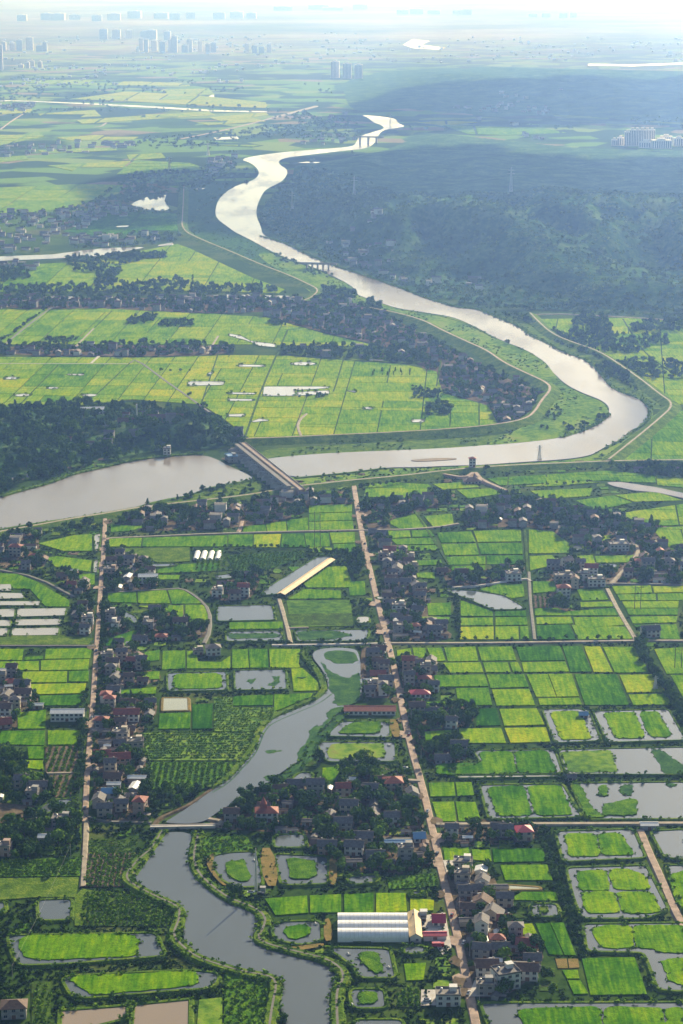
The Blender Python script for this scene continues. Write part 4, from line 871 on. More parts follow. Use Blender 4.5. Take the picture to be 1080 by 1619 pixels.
# the rest of the houses, drawn inside their villages
counts = dict(road_east=30, road_east_mid=8, road_east_low=4, road_west=8, centre=24, south_east=17, path_row=3, west_row=22, west_edge=11, west_yard=3, west_low=3, west_north=9, west_mid=3, west_mid_low=10, west_ponds=4, west_bend=4, north_west=9, south_shore=32, road_head=7, north_east=44, east_mid=4, pond_side=3, mid_compound=6, red_yard=5, bank_village=95, north_row=22, canal_row=60, hill_houses=14, copse=4, right_bank=13, dike_foot=2, mid_row=10)
def blocked(X, Y, r, fields=True, houses=True):
    X = np.asarray(X, float); Y = np.asarray(Y, float); b_ = np.zeros(X.shape, bool)
    for polys in ((WATER, FIELDS) if fields else (WATER,)):
        for p in polys:
            xs = [q[0] for q in p]; ys = [q[1] for q in p]
            s_ = np.nonzero((X > min(xs)-r) & (X < max(xs)+r) & (Y > min(ys)-r) & (Y < max(ys)+r) & ~b_)[0]
            if len(s_):
                h_ = pip(X[s_], Y[s_], p)
                if r > 0: h_ |= dline(X[s_], Y[s_], p+[p[0]]) < r
                b_[s_[h_]] = True
    for l, w in ROADS:
        xs = [q[0] for q in l]; ys = [q[1] for q in l]; k_ = w+r
        s_ = np.nonzero((X > min(xs)-k_) & (X < max(xs)+k_) & (Y > min(ys)-k_) & (Y < max(ys)+k_) & ~b_)[0]
        if len(s_): b_[s_[dline(X[s_], Y[s_], l) < k_]] = True
    if houses:
        for hx, hy, hr, _ in HOUSES: b_ |= (X-hx)**2+(Y-hy)**2 < (hr+r)**2
    return b_
def sample(poly, n):
    xs = [q[0] for q in poly]; ys = [q[1] for q in poly]
    X = rng.uniform(min(xs), max(xs), n); Y = rng.uniform(min(ys), max(ys), n); k_ = pip(X, Y, poly); return X[k_], Y[k_]
GABLE = [('gable', 'roof_grey')]*9+[('gable', 'roof_brown')]*5+[('flat', 'roof_slab')]*4+[('hip', 'roof_red')]+[('hip', 'roof_grey')]*2+[('shed', 'roof_metal')]*1+[('shed', 'roof_grey')]*3+[('gable', 'roof_red')]
spots = []
for key, cnt in counts.items():
    cnt = int(cnt*1.25)
    poly, phrase = VILL[key]; X, Y = sample(poly, cnt*60); ok = ~blocked(X, Y, 4.5); X, Y = X[ok], Y[ok]; got = 0
    for x, y in zip(X, Y):
        if got >= cnt: break
        kd, ro = random.choice(GABLE); n = random.choice((1, 1, 2, 2, 2, 3)) if kd != 'shed' else 1
        if kd == 'flat': n = max(2, n)
        wi = random.randint(0, 2); w = (8, 9.5, 11.5)[wi]; d = (6.5, 7.5, 8.5)[wi]
        if kd == 'shed': w, d = (7, 9, 12)[wi], (4.5, 5, 6)[wi]
        r = .5*math.hypot(w, d)*.86
        if any((x-hx)**2+(y-hy)**2 < (hr+r+.3)**2 for hx, hy, hr, _ in HOUSES): continue
        wa = random.choice(('wall_white', 'wall_cream', 'wall_cream', 'wall_grey', 'wall_grey', 'wall_pink')); rz = random.gauss(-.04, .07)+(math.pi/2 if random.random() < .18 else 0)
        HOUSES.append((x, y, r, None)); spots.append((y, x, key, kd, w, d, n, wa, ro, rz)); got += 1
spots.sort(); near_spots, far_spots = spots[:235], spots[235:]
seen = {}
for y, x, key, kd, w, d, n, wa, ro, rz in near_spots:
    q = (kd, w, d, n, wa, ro); parts = cached(q, lambda: spec(*q))
    e = put(parts, 'shed' if kd == 'shed' else 'house', x, y, float(hz(x, y)[0])+.15, rz, y < 2350)
    what = ('small ' if w < 10 else '')+RN[ro]+' '+('' if kd == 'shed' else SN[n]+' ')+WN[wa]+' '+('shed' if kd == 'shed' else 'house')
    i = seen.get((what, key), 0); seen[(what, key)] = i+1; e['_k'] = i
    tag(e, (what, key), 'shed' if kd == 'shed' else 'house', 'houses '+VILL[key][1]) if False else None
    e['category'] = 'shed' if kd == 'shed' else 'house'; e['group'] = ('sheds ' if kd == 'shed' else 'houses ')+VILL[key][1]; e['label'] = what+'|'+key
for e in list(COL.objects):
    if '_k' in e:
        what, key = e['label'].split('|'); i = e['_k']; n_ = seen[(what, key)]
        e['label'] = ((ORD[min(i, 39)]+' ') if n_ > 1 else '')+what+' '+VILL[key][1]; del e['_k']
# lean-tos and stores tucked between the houses
for key, cnt in dict(centre=16, south_east=16, west_row=12, west_edge=6, road_east=14, west_north=4, west_mid_low=5, north_east=10, west_low=4, west_yard=4, path_row=3).items():
    poly, phrase = VILL[key]; X, Y = sample(poly, 600); ok = ~blocked(X, Y, 2.2); got = 0
    for x, y in zip(X[ok], Y[ok]):
        if got >= cnt: break
        if any((x-hx)**2+(y-hy)**2 < (hr+2.6)**2 for hx, hy, hr, _ in HOUSES): continue
        ro = random.choice(('roof_grey', 'roof_metal', 'roof_brown', 'roof_grey')); q = ('shed', random.choice((4.5, 6)), 3.4, 1, 'wall_grey', ro, 2.4); e = put(cached(q, lambda: spec(*q)), 'lean_to', x, y, .15, random.gauss(0, .12)+random.choice((0, 1.57)))
        tag(e, 'small '+RN[ro]+' lean-to '+phrase, 'lean-to', 'lean-tos '+phrase); HOUSES.append((x, y, 2.8, e)); got += 1
ordinals([o for o in COL.objects if o.get('category') == 'lean-to'])
# kitchen gardens and odd plots in the leftover ground
PL = {k_: MB() for k_ in ('bed', 'thicket', 'meadow', 'bank_grass', 'soil')}; TAKEN = []
gx, gy = np.meshgrid(np.arange(-300, 300, 11.5), np.arange(985, 2350, 15)); gx = gx.ravel()+rng.uniform(-2, 2, gx.size); gy = gy.ravel()+rng.uniform(-3, 3, gy.size); k_ = np.abs(gx) < gy*.17; gx, gy = gx[k_], gy[k_]
bad = np.zeros(gx.shape, bool)
for ox, oy in ((0, 0), (-5, -6.5), (5, -6.5), (5, 6.5), (-5, 6.5), (0, -6.5), (0, 6.5)): bad |= blocked(gx+ox, gy+oy, .4)
for x, y, bb in zip(gx, gy, bad):
    if bb or random.random() < .25: continue
    w, h = random.uniform(3.5, 5.2), random.uniform(4, 6.4); PL[random.choice(('bed', 'bed', 'thicket', 'thicket', 'meadow', 'bank_grass', 'soil'))].slab([(x-w, y-h), (x+w, y-h+random.uniform(-.6, .6)), (x+w+.1*h, y+h), (x-w+.1*h, y+h+random.uniform(-.6, .6))], 0, random.uniform(.25, .6))
for k_, v_ in PL.items(): structure(v_.obj('garden_plot', k_))
# bare aprons where yards open on the roads
for l, off, nn in ((resample(W(MAIN), 1.0), 4.2, 34), (resample(W(WEST), 1.0), 3.4, 20)):
    for _ in range(nn):
        i = random.randrange(10, len(l)-10); (ax, ay), (bx, by) = l[i], l[i+1]; k_ = math.hypot(bx-ax, by-ay) or 1; s_ = random.choice((-1, 1))*off; x, y = ax+(by-ay)/k_*s_, ay-(bx-ax)/k_*s_; r = random.uniform(2, 5)
        m = MB(); m.slab([(x+math.cos(t)*r*random.uniform(.7, 1.2), y+math.sin(t)*r*random.uniform(1, 2.2)) for t in np.linspace(0, 6, 9)], None, .74); structure(m.obj('road_apron', random.choice(('road', 'soil', 'road'))))
# houses of the far villages: too many and too small to tell apart
for s, cnt in (('-10,332 60,338 120,327 200,318 215,335 170,352 90,372 60,398 -10,400', 130), ('100,372 240,372 260,380 130,395', 30), ('-10,272 60,266 80,285 -10,292', 40), ('330,245 370,235 372,262 330,280', 26), ('-10,165 60,164 40,176 -10,176', 40), ('-10,232 120,222 300,232 300,244 -10,250', 60), ('500,385 600,395 640,430 560,425', 26), ('620,180 800,165 900,178 760,190', 60), ('780,140 980,130 1000,150 800,165', 60), ('800,196 1000,206 1000,228 820,222', 22), ('260,105 520,92 560,100 300,118', 90), ('0,110 200,100 400,130 0,140', 90), ('560,60 1080,60 1080,100 560,100', 130), ('440,190 560,180 560,225 440,235', 40), ('0,60 560,50 600,90 0,100', 180), ('-10,415 60,418 60,432 -10,430', 12), ('560,425 760,440 780,470 680,460', 14)):
    X, Y = sample(W(s), cnt*2)
    cl = vnoise(X/260+3, Y/500) > .46 if pts(s)[0][1] < 300 else X == X; X, Y = X[cl], Y[cl]
    for x, y in list(zip(X, Y))[:cnt]: far_spots.append((y, x, '', random.choice(('gable', 'gable', 'flat', 'shed')), random.choice((9, 12, 16)), 9, random.choice((1, 2, 2, 3)), 'wall_white' if random.random() < .6 else 'wall_grey', '', random.gauss(0, .2)))
V, F = MB(), 0
for y, x, key, kd, w, d, n, wa, ro, rz in far_spots:
    k_ = 1 if y < 5200 else 1.15; w, d, h = w*k_, d*k_, n*3.1; z = float(hz(x, y)[0]); c_, s_ = math.cos(rz), math.sin(rz)
    T = lambda q: [(x+a*c_-b_*s_, y+a*s_+b_*c_, z+e) for a, b_, e in q]
    V.add(T([(-w/2, -d/2, 0), (w/2, -d/2, 0), (w/2, d/2, 0), (-w/2, d/2, 0), (-w/2, -d/2, h), (w/2, -d/2, h), (w/2, d/2, h), (-w/2, d/2, h), (-w/2, 0, h*1.02+d*.25), (w/2, 0, h*1.02+d*.25)]), [(0, 1, 5, 4), (1, 2, 6, 9, 5), (2, 3, 7, 6), (3, 0, 4, 8, 7)], 0 if wa == 'wall_white' else 1)
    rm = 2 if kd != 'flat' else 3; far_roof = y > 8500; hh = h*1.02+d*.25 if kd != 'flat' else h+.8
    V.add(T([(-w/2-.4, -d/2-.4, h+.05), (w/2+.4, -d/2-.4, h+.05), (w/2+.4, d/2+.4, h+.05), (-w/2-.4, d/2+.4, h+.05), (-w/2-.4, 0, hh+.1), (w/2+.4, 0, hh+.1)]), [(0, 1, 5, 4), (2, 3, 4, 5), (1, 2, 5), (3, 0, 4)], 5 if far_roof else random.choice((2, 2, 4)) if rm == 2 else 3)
tag(V.obj('distant_houses', ['wall_white', 'wall_grey', 'roof_grey', 'roof_slab', 'roof_brown', 'roof_metal']), kind='stuff')
# ------------------------------------------------------------------ works: greenhouse, tunnels, long awning
X0, Y0 = P(534, 1490); X1, _ = P(646, 1490); _, Y1 = P(534, 1453); L = X1-X0; e = tag(empty('greenhouse', (X0+X1)/2, Y0, 0), 'long white greenhouse of three barrel vaults beside the lower road', 'greenhouse')
nv = 3; wv = (Y1-Y0)/nv
m = MB(); m.box(-L/2, .1, 0, L/2, Y1-Y0-.1, 2.6); link('wall', m.mesh('wall', 'poly_film'), e)
for i in range(nv):
    m = MB(); ns = 12; ring = [(wv/2-math.cos(math.pi*k/ns)*wv/2*.985, 2.62+math.sin(math.pi*k/ns)*wv*.30) for k in range(ns+1)]
    nr = 34
    for j in range(nr+1): m.v += [(-L/2+L*j/nr, a, z_) for a, z_ in ring]
    fs = [(j*(ns+1)+k, (j+1)*(ns+1)+k, (j+1)*(ns+1)+k+1, j*(ns+1)+k+1) for j in range(nr) for k in range(ns)]+[tuple(range(ns+1)), tuple(nr*(ns+1)+k for k in range(ns, -1, -1))]
    m.f += fs; m.m += [0]*len(fs); m.t += [0]*len(fs); v = link('vault', m.mesh('vault', 'poly_film'), e, (0, wv*i, 0))
    m = MB()
    for j in range(0, nr+1, 2):
        for k in range(ns): a, b_ = ring[k], ring[k+1]; m.bar((-L/2+L*j/nr, a[0], a[1]+.08), (-L/2+L*j/nr, b_[0], b_[1]+.08), .09, .09, 4)
    link('hoop', m.mesh('hoop', 'steel'), v)
q = spec('gable', Y1-Y0+1, 6.2, 1, 'wall_white', 'roof_orange', 4.0); XE, YE = P(653, 1487); e = put(q, 'packing_shed', XE+1.5, (Y0+Y1)/2, 0, math.pi/2); tag(e, 'pale gabled packing shed across the end of the greenhouse', 'shed'); HOUSES.append(((X0+X1)/2, (Y0+Y1)/2, 26, e))
for i in range(4):
    x, y = P(309+11.5*i, 886); e = tag(empty('polytunnel', x, y, 0, -.02), ('leftmost', 'second from the left', 'third from the left', 'rightmost')[i]+' of four pale polytunnels north of the orchard', 'polytunnel', 'four pale polytunnels'); m = MB(); ns = 10; ln = 26
    m.v = [(-math.cos(math.pi*k/ns)*2.7, yy, math.sin(math.pi*k/ns)*2.6) for yy in (0, ln) for k in range(ns+1)]; m.f = [(k, k+ns+1, k+ns+2, k+1) for k in range(ns)]; m.f += [tuple(range(ns+1))[::-1], tuple(range(ns+1, 2*ns+2))]; m.m = [0]*len(m.f); m.t = [0]*len(m.f)
    link('cover', m.mesh('cover', 'poly_film'), e); m = MB(); m.box(-1, -.12, 0, 1, -.01, 2); link('door', m.mesh('door', 'wall_grey'), e)
a, b_ = Vector((*P(444, 945), 0)), Vector((*P(524, 889), 0)); dv = b_-a; e = tag(empty('long_awning', *((a+b_)/2)[:2], 0, math.atan2(dv.y, dv.x)), 'very long yellowish-roofed open shed beside the narrow reflecting pond', 'shed'); L = dv.length
m = MB(); m.add([(-L/2, -4, 3), (L/2, -4, 3), (L/2, 0, 4.3), (-L/2, 0, 4.3), (-L/2, 4, 3), (L/2, 4, 3), (-L/2, -4, 3.2), (L/2, -4, 3.2), (L/2, 0, 4.5), (-L/2, 0, 4.5), (-L/2, 4, 3.2), (L/2, 4, 3.2)], [(0, 3, 2, 1), (3, 4, 5, 2), (6, 7, 8, 9), (9, 8, 11, 10), (0, 1, 7, 6), (4, 10, 11, 5)]); link('roof', m.mesh('roof', 'roof_orange'), e)
for k in range(14):
    for s_ in (-3.6, 3.6): m = cached('post', lambda: (lambda q_: (q_.bar((0, 0, 0), (0, 0, 3.1), .12), q_.mesh('post', 'steel'))[1])(MB())); link('post', m, e, (-L/2+2+(L-4)*k/13, s_, 0))
HOUSES.append((*((a+b_)/2)[:2], 12, e))
for s in ('665,1592 690,1592 690,1567 666,1567', '665,1450 704,1445 714,1500 700,1512 668,1470', '724,1362 706,1382 700,1362', '752,1548 740,1578 800,1578 806,1568'):
    patch('yard', s, 'concrete', .9, 0)
# ------------------------------------------------------------------ the weir with its gates
DZ = 8.5; a, b_ = Vector((*P(377, 704, DZ), 0)), Vector((*P(462, 772, DZ), 0)); dv = b_-a; L = dv.length; e = tag(empty('weir', *a[:2], 0, math.atan2(dv.y, dv.x)), 'long weir with a row of gates and a pink roadway between pool and river', 'weir'); ROADS.append(([tuple(a[:2]), tuple(b_[:2])], 16))
m = MB(); m.box(-12, 4.6, DZ-1.6, L+8, 11.4, DZ); m.box(-12, 4.6, -1, 2, 11.4, DZ-1.602); m.box(L-4, 4.6, -1, L+8, 11.4, DZ-1.602); dk = link('roadway', m.mesh('roadway', 'road'), e)
for s_ in (4.7, 11.2): m = MB(); m.box(-12, s_, DZ+.003, L+8, s_+.2, DZ+1.1); link('parapet', m.mesh('parapet', 'concrete'), dk)
NP = 12
for k in range(NP+1):
    m = cached('pier', lambda: (lambda q_: (q_.box(-.9, -10, -1, .9, 4.4, 6.6), q_.add([(-.9, -10, -1), (.9, -10, -1), (0, -12.5, -1), (-.9, -10, 5), (.9, -10, 5), (0, -12.5, 5)], [(0, 2, 5, 3), (2, 1, 4, 5), (3, 5, 4)]), q_.mesh('pier', 'concrete'))[2])(MB())); link('pier', m, e, (3+(L-8)*k/NP, 0, 0))
    if k < NP: m = MB(); m.box(0, -2, -1, (L-8)/NP-1.9, -1.4, 5.2); link('gate', m.mesh('gate', 'dark_steel'), e, (3.95+(L-8)*k/NP, 0, 0))
m = MB(); m.box(1, -4.4, 6.61, L-3, -.6, 10.4); gh = link('gate_gallery', m.mesh('gate_gallery', 'wall_grey'), e)
m = MB(); m.box(.5, -4.8, 10.403, L-2.5, -.2, 10.7); link('roof', m.mesh('roof', 'roof_grey'), gh)
for k in range(24): link('window', win_mesh(), gh, (3+(L-7)*k/23, -4.4, 7.9)); link('window', win_mesh(), gh, (3+(L-7)*k/23, -.6, 7.9), math.pi)
x, y = P(366, 729); e = put(spec('flat', 16, 11, 2, 'wall_grey', 'roof_blue'), 'control_house', x, y, .5, math.atan2(dv.y, dv.x)); tag(e, 'grey control house at the northern end of the weir', 'control house'); HOUSES.append((x, y, 11, e))
m = MB(); m.bar((0, 0, 0), (0, 0, 26), 1.3, .8, 10); m.bar((0, 0, 25.6), (0, 0, 26.3), 1, 1, 10); x, y = P(217, 683); tag(link('chimney', m.mesh('chimney', 'wall_white'), None, (x, y, float(hz(x, y)[0]))), 'slim white factory chimney on the wooded hill', 'chimney')
def bridge(p0, p1, zd, w, np_, lab, mat='concrete'):
    a, b_ = Vector((*P(*p0, zd), 0)), Vector((*P(*p1, zd), 0)); dv = b_-a; L = dv.length; e = tag(empty('bridge', *a[:2], 0, math.atan2(dv.y, dv.x)), lab, 'bridge')
    m = MB(); m.box(-10, -w/2, zd-1.6, L+10, w/2, zd); d_ = link('deck', m.mesh('deck', mat), e)
    for s_ in (-w/2, w/2-.3): m = MB(); m.box(-10, s_, zd+.003, L+10, s_+.3, zd+min(1.2, zd*.14)); link('parapet', m.mesh('parapet', mat), d_)
    for k in range(np_): m = MB(); m.box(-w*.16, -w*.42, -1, w*.16, w*.42, zd-1.603); link('pier', m.mesh('pier', mat), e, (L*(k+.5)/np_, 0, 0))
bridge((481, 416), (524, 417), 10, 8, 5, 'low river bridge on square piers below the wooded hills', 'wall_grey'); bridge((563, 216), (602, 216.5), 18, 16, 3, 'distant dark bridge over the upper reach of the river', 'wall_grey')
bridge((262, 1306), (316, 1305), 2.0, 3.6, 4, 'low causeway bridge carrying a lane across the winding channel')
# ------------------------------------------------------------------ pylons, mast, poles, cable, cars
def lattice(h, w, arms, key):
    def f():
        m = MB(); t = .11+h*.0045; lv = 9; q = lambda k, s_: (w/2*(1-.86*(k/lv)**.8))*s_
        for k in range(lv):
            z0, z1 = h*k/lv, h*(k+1)/lv; c0 = [(q(k, sx_), q(k, sy_), z0) for sx_, sy_ in ((-1, -1), (1, -1), (1, 1), (-1, 1))]; c1 = [(q(k+1, sx_), q(k+1, sy_), z1) for sx_, sy_ in ((-1, -1), (1, -1), (1, 1), (-1, 1))]
            for i in range(4): m.bar(c0[i], c1[i], t, t, 4); m.bar(c0[i], c1[(i+1) % 4], t*.7, t*.7, 4); m.bar(c0[(i+1) % 4], c1[i], t*.7, t*.7, 4); m.bar(c1[i], c1[(i+1) % 4], t*.6, t*.6, 4)
        A = MB()
        for f_, l in arms: A.bar((-l, 0, h*f_), (l, 0, h*f_), t*.9, t*.9, 4); A.bar((-l, 0, h*f_), (0, 0, h*f_+l*.28), t*.6, t*.6, 4); A.bar((l, 0, h*f_), (0, 0, h*f_+l*.28), t*.6, t*.6, 4)
        return m.mesh('lattice_body', 'steel'), A.mesh('cross_arm', 'steel')
    return cached(key, f)
for x, y, h, w, lab, rz in ((807, 344, 62, 9, 'tall lattice pylon standing on the blue wooded hills', 0), (560, 330, 45, 8, 'faint lattice pylon in the shade left of the tall pylon', 0), (853, 727, 17, 4, 'small double-armed pylon at the river edge', .3), (268, 272, 40, 8, 'pale lattice pylon on the hazy farmland', 0), (329, 246, 36, 8, 'faint pylon on the hazy plain by the dark wood', 0), (617, 204, 50, 8, 'small dark pylon beside the far river reach', 0), (1036, 1090, 11, 3, 'low lattice pylon in the yellow-green eastern rice', .4), (462, 342, 42, 7, 'faint pylon above the wooded river bank', 0)):
    X, Y = P(x, y); e = tag(empty('pylon', X, Y, float(hz(X, Y)[0]), rz), lab, 'pylon'); bd, ar = lattice(h, w, ((.78, w*.9), (.9, w*.7)), (h, w)); o = link('lattice_body', bd, e); link('cross_arm', ar, o)
for x, y, h, lab in ((502, 866, 36, 'twin-pole pylon standing beside the narrow reflecting pond'), (1008, 964, 22, 'twin-pole pylon in the rice right of the eastern lane'), (1072, 1057, 18, 'twin-pole pylon at the right edge below the farm path')):
    X, Y = P(x, y); e = tag(empty('pylon', X, Y, 0, .1), lab, 'pylon')
    for s_ in (-2.6, 2.6): m = cached(('pp', h), lambda: (lambda q_: (q_.bar((0, 0, 0), (0, 0, h), .32, .22), q_.mesh('pole', 'dark_steel'))[1])(MB())); link('pole', m, e, (s_, 0, 0))
    m = MB(); m.bar((-5, 0, h*.9), (5, 0, h*.9), .16, .16, 4); m.bar((-2.6, 0, h*.6), (2.6, 0, h*.86), .1, .1, 4); m.bar((2.6, 0, h*.6), (-2.6, 0, h*.86), .1, .1, 4); link('cross_arm', m.mesh('cross_arm', 'dark_steel'), e)
bd, ar = lattice(28, 1.7, ((.97, .9),), 'mast'); X, Y = P(405, 1413); e = tag(empty('mast', X, Y, 1.5), 'slender white lattice mast beside the fish pond dike', 'mast'); bd.materials[0] = MAT['wall_white']; link('lattice_body', bd, e)
m = MB(); m.box(-1.6, -1.2, -1.4, 1.6, 1.2, 2.3); m.box(-1.8, -1.4, 2.303, 1.8, 1.4, 2.6); link('cabinet', m.mesh('cabinet', 'wall_grey'), e, (4, 1, 0))
def pole_mesh(h):
    m = MB(); m.bar((0, 0, -.5), (0, 0, h), .17, .12); return m.mesh('pole', 'concrete')
def add_pole(x, y, lab, h=9, grp=None):
    X, Y = P(x, y); e = tag(empty('utility_pole', X, Y, 0, .1), lab, 'utility pole', grp); link('pole', cached(('pole', h), lambda: pole_mesh(h)), e)
    m = cached('parm', lambda: (lambda q_: (q_.bar((-1, 0, 0), (1, 0, 0), .08, .08, 4), q_.mesh('cross_arm', 'dark_steel'))[1])(MB())); link('cross_arm', m, e, (0, 0, h-.8)); return Vector((X, Y, h-.8))
PA, PB = add_pole(20, 1551, 'utility pole at the lower end of the long bare cable', 10), add_pole(112, 1358, 'utility pole at the upper end of the long bare cable', 10)
m = MB(); q = [PA.lerp(PB, t/16)-Vector((0, 0, 2.2*(1-(2*t/16-1)**2))) for t in range(17)]
for u, v in zip(q, q[1:]): m.bar(u, v, .045, .045, 4)
tag(m.obj('overhead_cable', 'wall_grey'), 'long bare cable hanging across the orchard and pond at lower left', 'cable')
ml = resample(W(MAIN), 1.0); wl = resample(W(WEST), 1.0)
for nm, l, off, dst in (('main road', ml, 4.6, (40, 92, 150, 205, 262, 330, 392, 470, 560, 660, 780)), ('western road', wl, -3.8, (40, 110, 190, 280, 370, 470, 590))):
    ll = l[::-1] if l[0][1] > l[-1][1] else l; tot = len(ll)
    for i, dd_ in enumerate(dst):
        if dd_+1 >= tot: continue
        (ax, ay), (bx, by) = ll[dd_], ll[dd_+1]; k_ = math.hypot(bx-ax, by-ay) or 1; X, Y = ax+(by-ay)/k_*off, ay-(bx-ax)/k_*off; px, py = pix(X, Y); add_pole(px, py, ORD[i]+' utility pole along the '+('long straight road' if nm[0] == 'm' else 'western road'), 9, 'utility poles along the '+nm)
def car(mat):
    body_ = MB(); body_.box(-2.2, -.88, .35, 2.2, .88, .95)
    cab = MB(); cab.add([(-1.7, -.84, .953), (1.2, -.84, .953), (1.2, .84, .953), (-1.7, .84, .953), (-1.3, -.7, 1.5), (.5, -.7, 1.5), (.5, .7, 1.5), (-1.3, .7, 1.5)], [(0, 1, 5, 4), (1, 2, 6, 5), (2, 3, 7, 6), (3, 0, 4, 7), (4, 5, 6, 7)])
    wh = MB(); wh.bar((0, -.11, 0), (0, .11, 0), .34, .34, 12)
    return body_.mesh('body', mat), cab.mesh('cabin', 'glass'), wh.mesh('wheel', 'rubber')
def place_car(x, y, rz, col, lab, z=.75):
    X, Y = P(x, y); e = tag(empty('parked_car', X, Y, z, rz), lab, 'car'); a, b_, c_ = cached(('car', col), lambda: car('car_'+col)); o = link('body', a, e); link('cabin', b_, o)
    for sx_ in (-1.35, 1.35):
        for sy_ in (-.86, .86): link('wheel', c_, e, (sx_, sy_, .34))
X_, Y_ = P(398, 1416)
place_car(397, 1416, .1, 'white', 'white car parked on the dike beside the lattice mast', 1.8); place_car(412, 1418, .1, 'dark', 'dark car parked on the dike beside the lattice mast', 1.8); place_car(733, 1493, 1.3, 'white', 'white car on the long road beside the lower row'); place_car(676, 1285, 1.35, 'white', 'white car on the long road by the wooded village'); place_car(609, 1003, 1.35, 'dark', 'dark car on the long road above the crossing'); place_car(691, 1352, 1.3, 'dark', 'dark car on the long road above the lower row'); place_car(741, 1573, 1.3, 'white', 'white car at the lower end of the long road'); place_car(134, 1280, 1.5, 'dark', 'dark car on the western road near its end'); place_car(770, 1572, .05, 'dark', 'dark car parked in the yard of the twin-gabled house', 1.1); place_car(675, 1585, .1, 'white', 'white car in the paved yard of the flat white building', 1.1); place_car(640, 1216, .2, 'white', 'white car parked above the wooded village', .5)
for i, (t, c_, lab) in enumerate(((.08, 'white', 'white car at the far head of the long straight road'), (.2, 'dark', 'dark car on the upper part of the long straight road'), (.3, 'white', 'white car on the long straight road by the pale pond lane'), (.47, 'white', 'white car on the long straight road below the crossing'), (.56, 'dark', 'dark car on the long straight road by the red-roofed hall'), (.63, 'red', 'red car on the long straight road below the fish ponds'), (.88, 'red', 'red car on the long straight road past the crimson sheds'))):
    ml_ = resample(W(MAIN), 1.0); i0 = int(len(ml_)*(t)); px_, py_ = pix(*ml_[i0]); place_car(px_+random.choice((-1.6, 1.6)), py_, 1.35, c_, lab)
for t, c_, lab in ((.25, 'white', 'white car on the upper part of the western road'), (.55, 'dark', 'dark car on the western road beside the long white hall'), (.75, 'white', 'white car on the western road by the twin orchards')):
    wl_ = resample(W(WEST), 1.0); px_, py_ = pix(*wl_[int(len(wl_)*t)]); place_car(px_, py_, 1.6, c_, lab)
X, Y = P(693, 1499); e = tag(empty('truck', X, Y, .95, .05), 'small red-cabbed truck parked in the yard by the crimson sheds', 'truck'); m = MB(); m.box(-3.6, -1.1, .5, 1.4, 1.1, 2.6); link('cargo_box', m.mesh('cargo_box', 'roof_crimson'), e); m = MB(); m.box(1.5, -1.05, .5, 3.3, 1.05, 2.3); link('cab', m.mesh('cab', 'car_red'), e)
for sx_ in (-2.6, -1.2, 2.4):
    for sy_ in (-1, 1): link('wheel', cached(('car', 'white'), lambda: car('car_white'))[2], e, (sx_, sy_, .4))
for x, y, lab in ((402, 1361, 'left of the tan strip'), (511, 1365, 'at the right of the pond with a square reed island'), (451, 1395, 'at the lower left of the square reed island'), (499, 1461, 'above the round rice island'), (464, 1492, 'below the round rice island'), (551, 1509, 'at the top of the pond below the greenhouse'), (615, 1530, 'at the right of the pond below the greenhouse'), (557, 1589, 'in the small square pond near the white building'), (615, 1179, 'in the upper corner of the second fish pond')):
    X, Y = P(x, y, 1); e = tag(empty('pond_aerator', X, Y, 1.0, .2), 'tiny white aerator floating '+lab, 'aerator', 'pond aerators')
    for s_ in (-.8, .8): m = cached('float', lambda: (lambda q_: (q_.bar((-1.3, 0, .1), (1.3, 0, .1), .28, .28, 8), q_.mesh('float', 'wall_white'))[1])(MB())); link('float', m, e, (0, s_, 0))
    m = cached('pw', lambda: (lambda q_: (q_.bar((0, -1.3, .55), (0, 1.3, .55), .35, .35, 8), q_.mesh('paddle_wheel', 'wall_white'))[1])(MB())); link('paddle_wheel', m, e)
X, Y = P(569, 1502, 1); e = tag(empty('jetty', X, Y, .9), 'short row of wooden posts at the top of the pond below the greenhouse', 'jetty')
for k in range(7): m = cached('jpost', lambda: (lambda q_: (q_.bar((0, 0, -.5), (0, 0, 2.2), .1), q_.mesh('post', 'trunk'))[1])(MB())); link('post', m, e, (-4+k*1.4, 0, 0))
# ------------------------------------------------------------------ far towers
def tower_mesh(w, d, h):
    def f():
        m = MB(); m.box(-w/2, -d/2, -2, w/2, d/2, h); m.box(-w*.2, -d*.3, h+.003, w*.2, d*.3, h+5)
        n = max(3, int(w/6))
        for k in range(n): x = -w/2+w*(k+.5)/n; m.box(x-w/n*.28, -d/2-.6, 2, x+w/n*.28, -d/2-.01, h-3, 1)
        return m.mesh('apartment_tower', ['tower_wall', 'wall_grey'])
    return cached(('tw', round(w), round(d), round(h)), f)
def tower(x, y, wpx, hpx, lab, grp):
    X, Y = P(x, y); s_ = ppm(y); w = round(wpx/s_/4)*4+4; tag(link('apartment_tower', tower_mesh(w, max(12, w*.5), round(hpx/s_/.98/6)*6), None, (X, Y, float(hz(X, Y)[0])), random.uniform(-.15, .15)), lab, 'apartment tower', grp)
G = 'apartment blocks on the right beyond the hills'
for i in range(6): tower(991.5+7.8*i, 231, 6.2, 24+.4*i, ('leftmost', 'second', 'third', 'fourth', 'fifth', 'rightmost')[i]+' of the six tall pale slabs right beyond the hills', G)
for x, y, w, h, lab in ((971.5, 230, 6, 11, 'left low pale block beside the six tall slabs'), (981, 230, 8, 13, 'right low pale block beside the six tall slabs'), (1021, 233.5, 20, 9, 'long low pale block in front of the six tall slabs'), (1045, 234.5, 28, 12, 'widest low pale block in front of the tall slabs'), (1053, 228, 17, 14, 'pale block standing behind the widest low block'), (1073, 231, 16, 13, 'pale block at the right edge beyond the hills')): tower(x, y, w, h, lab, G)
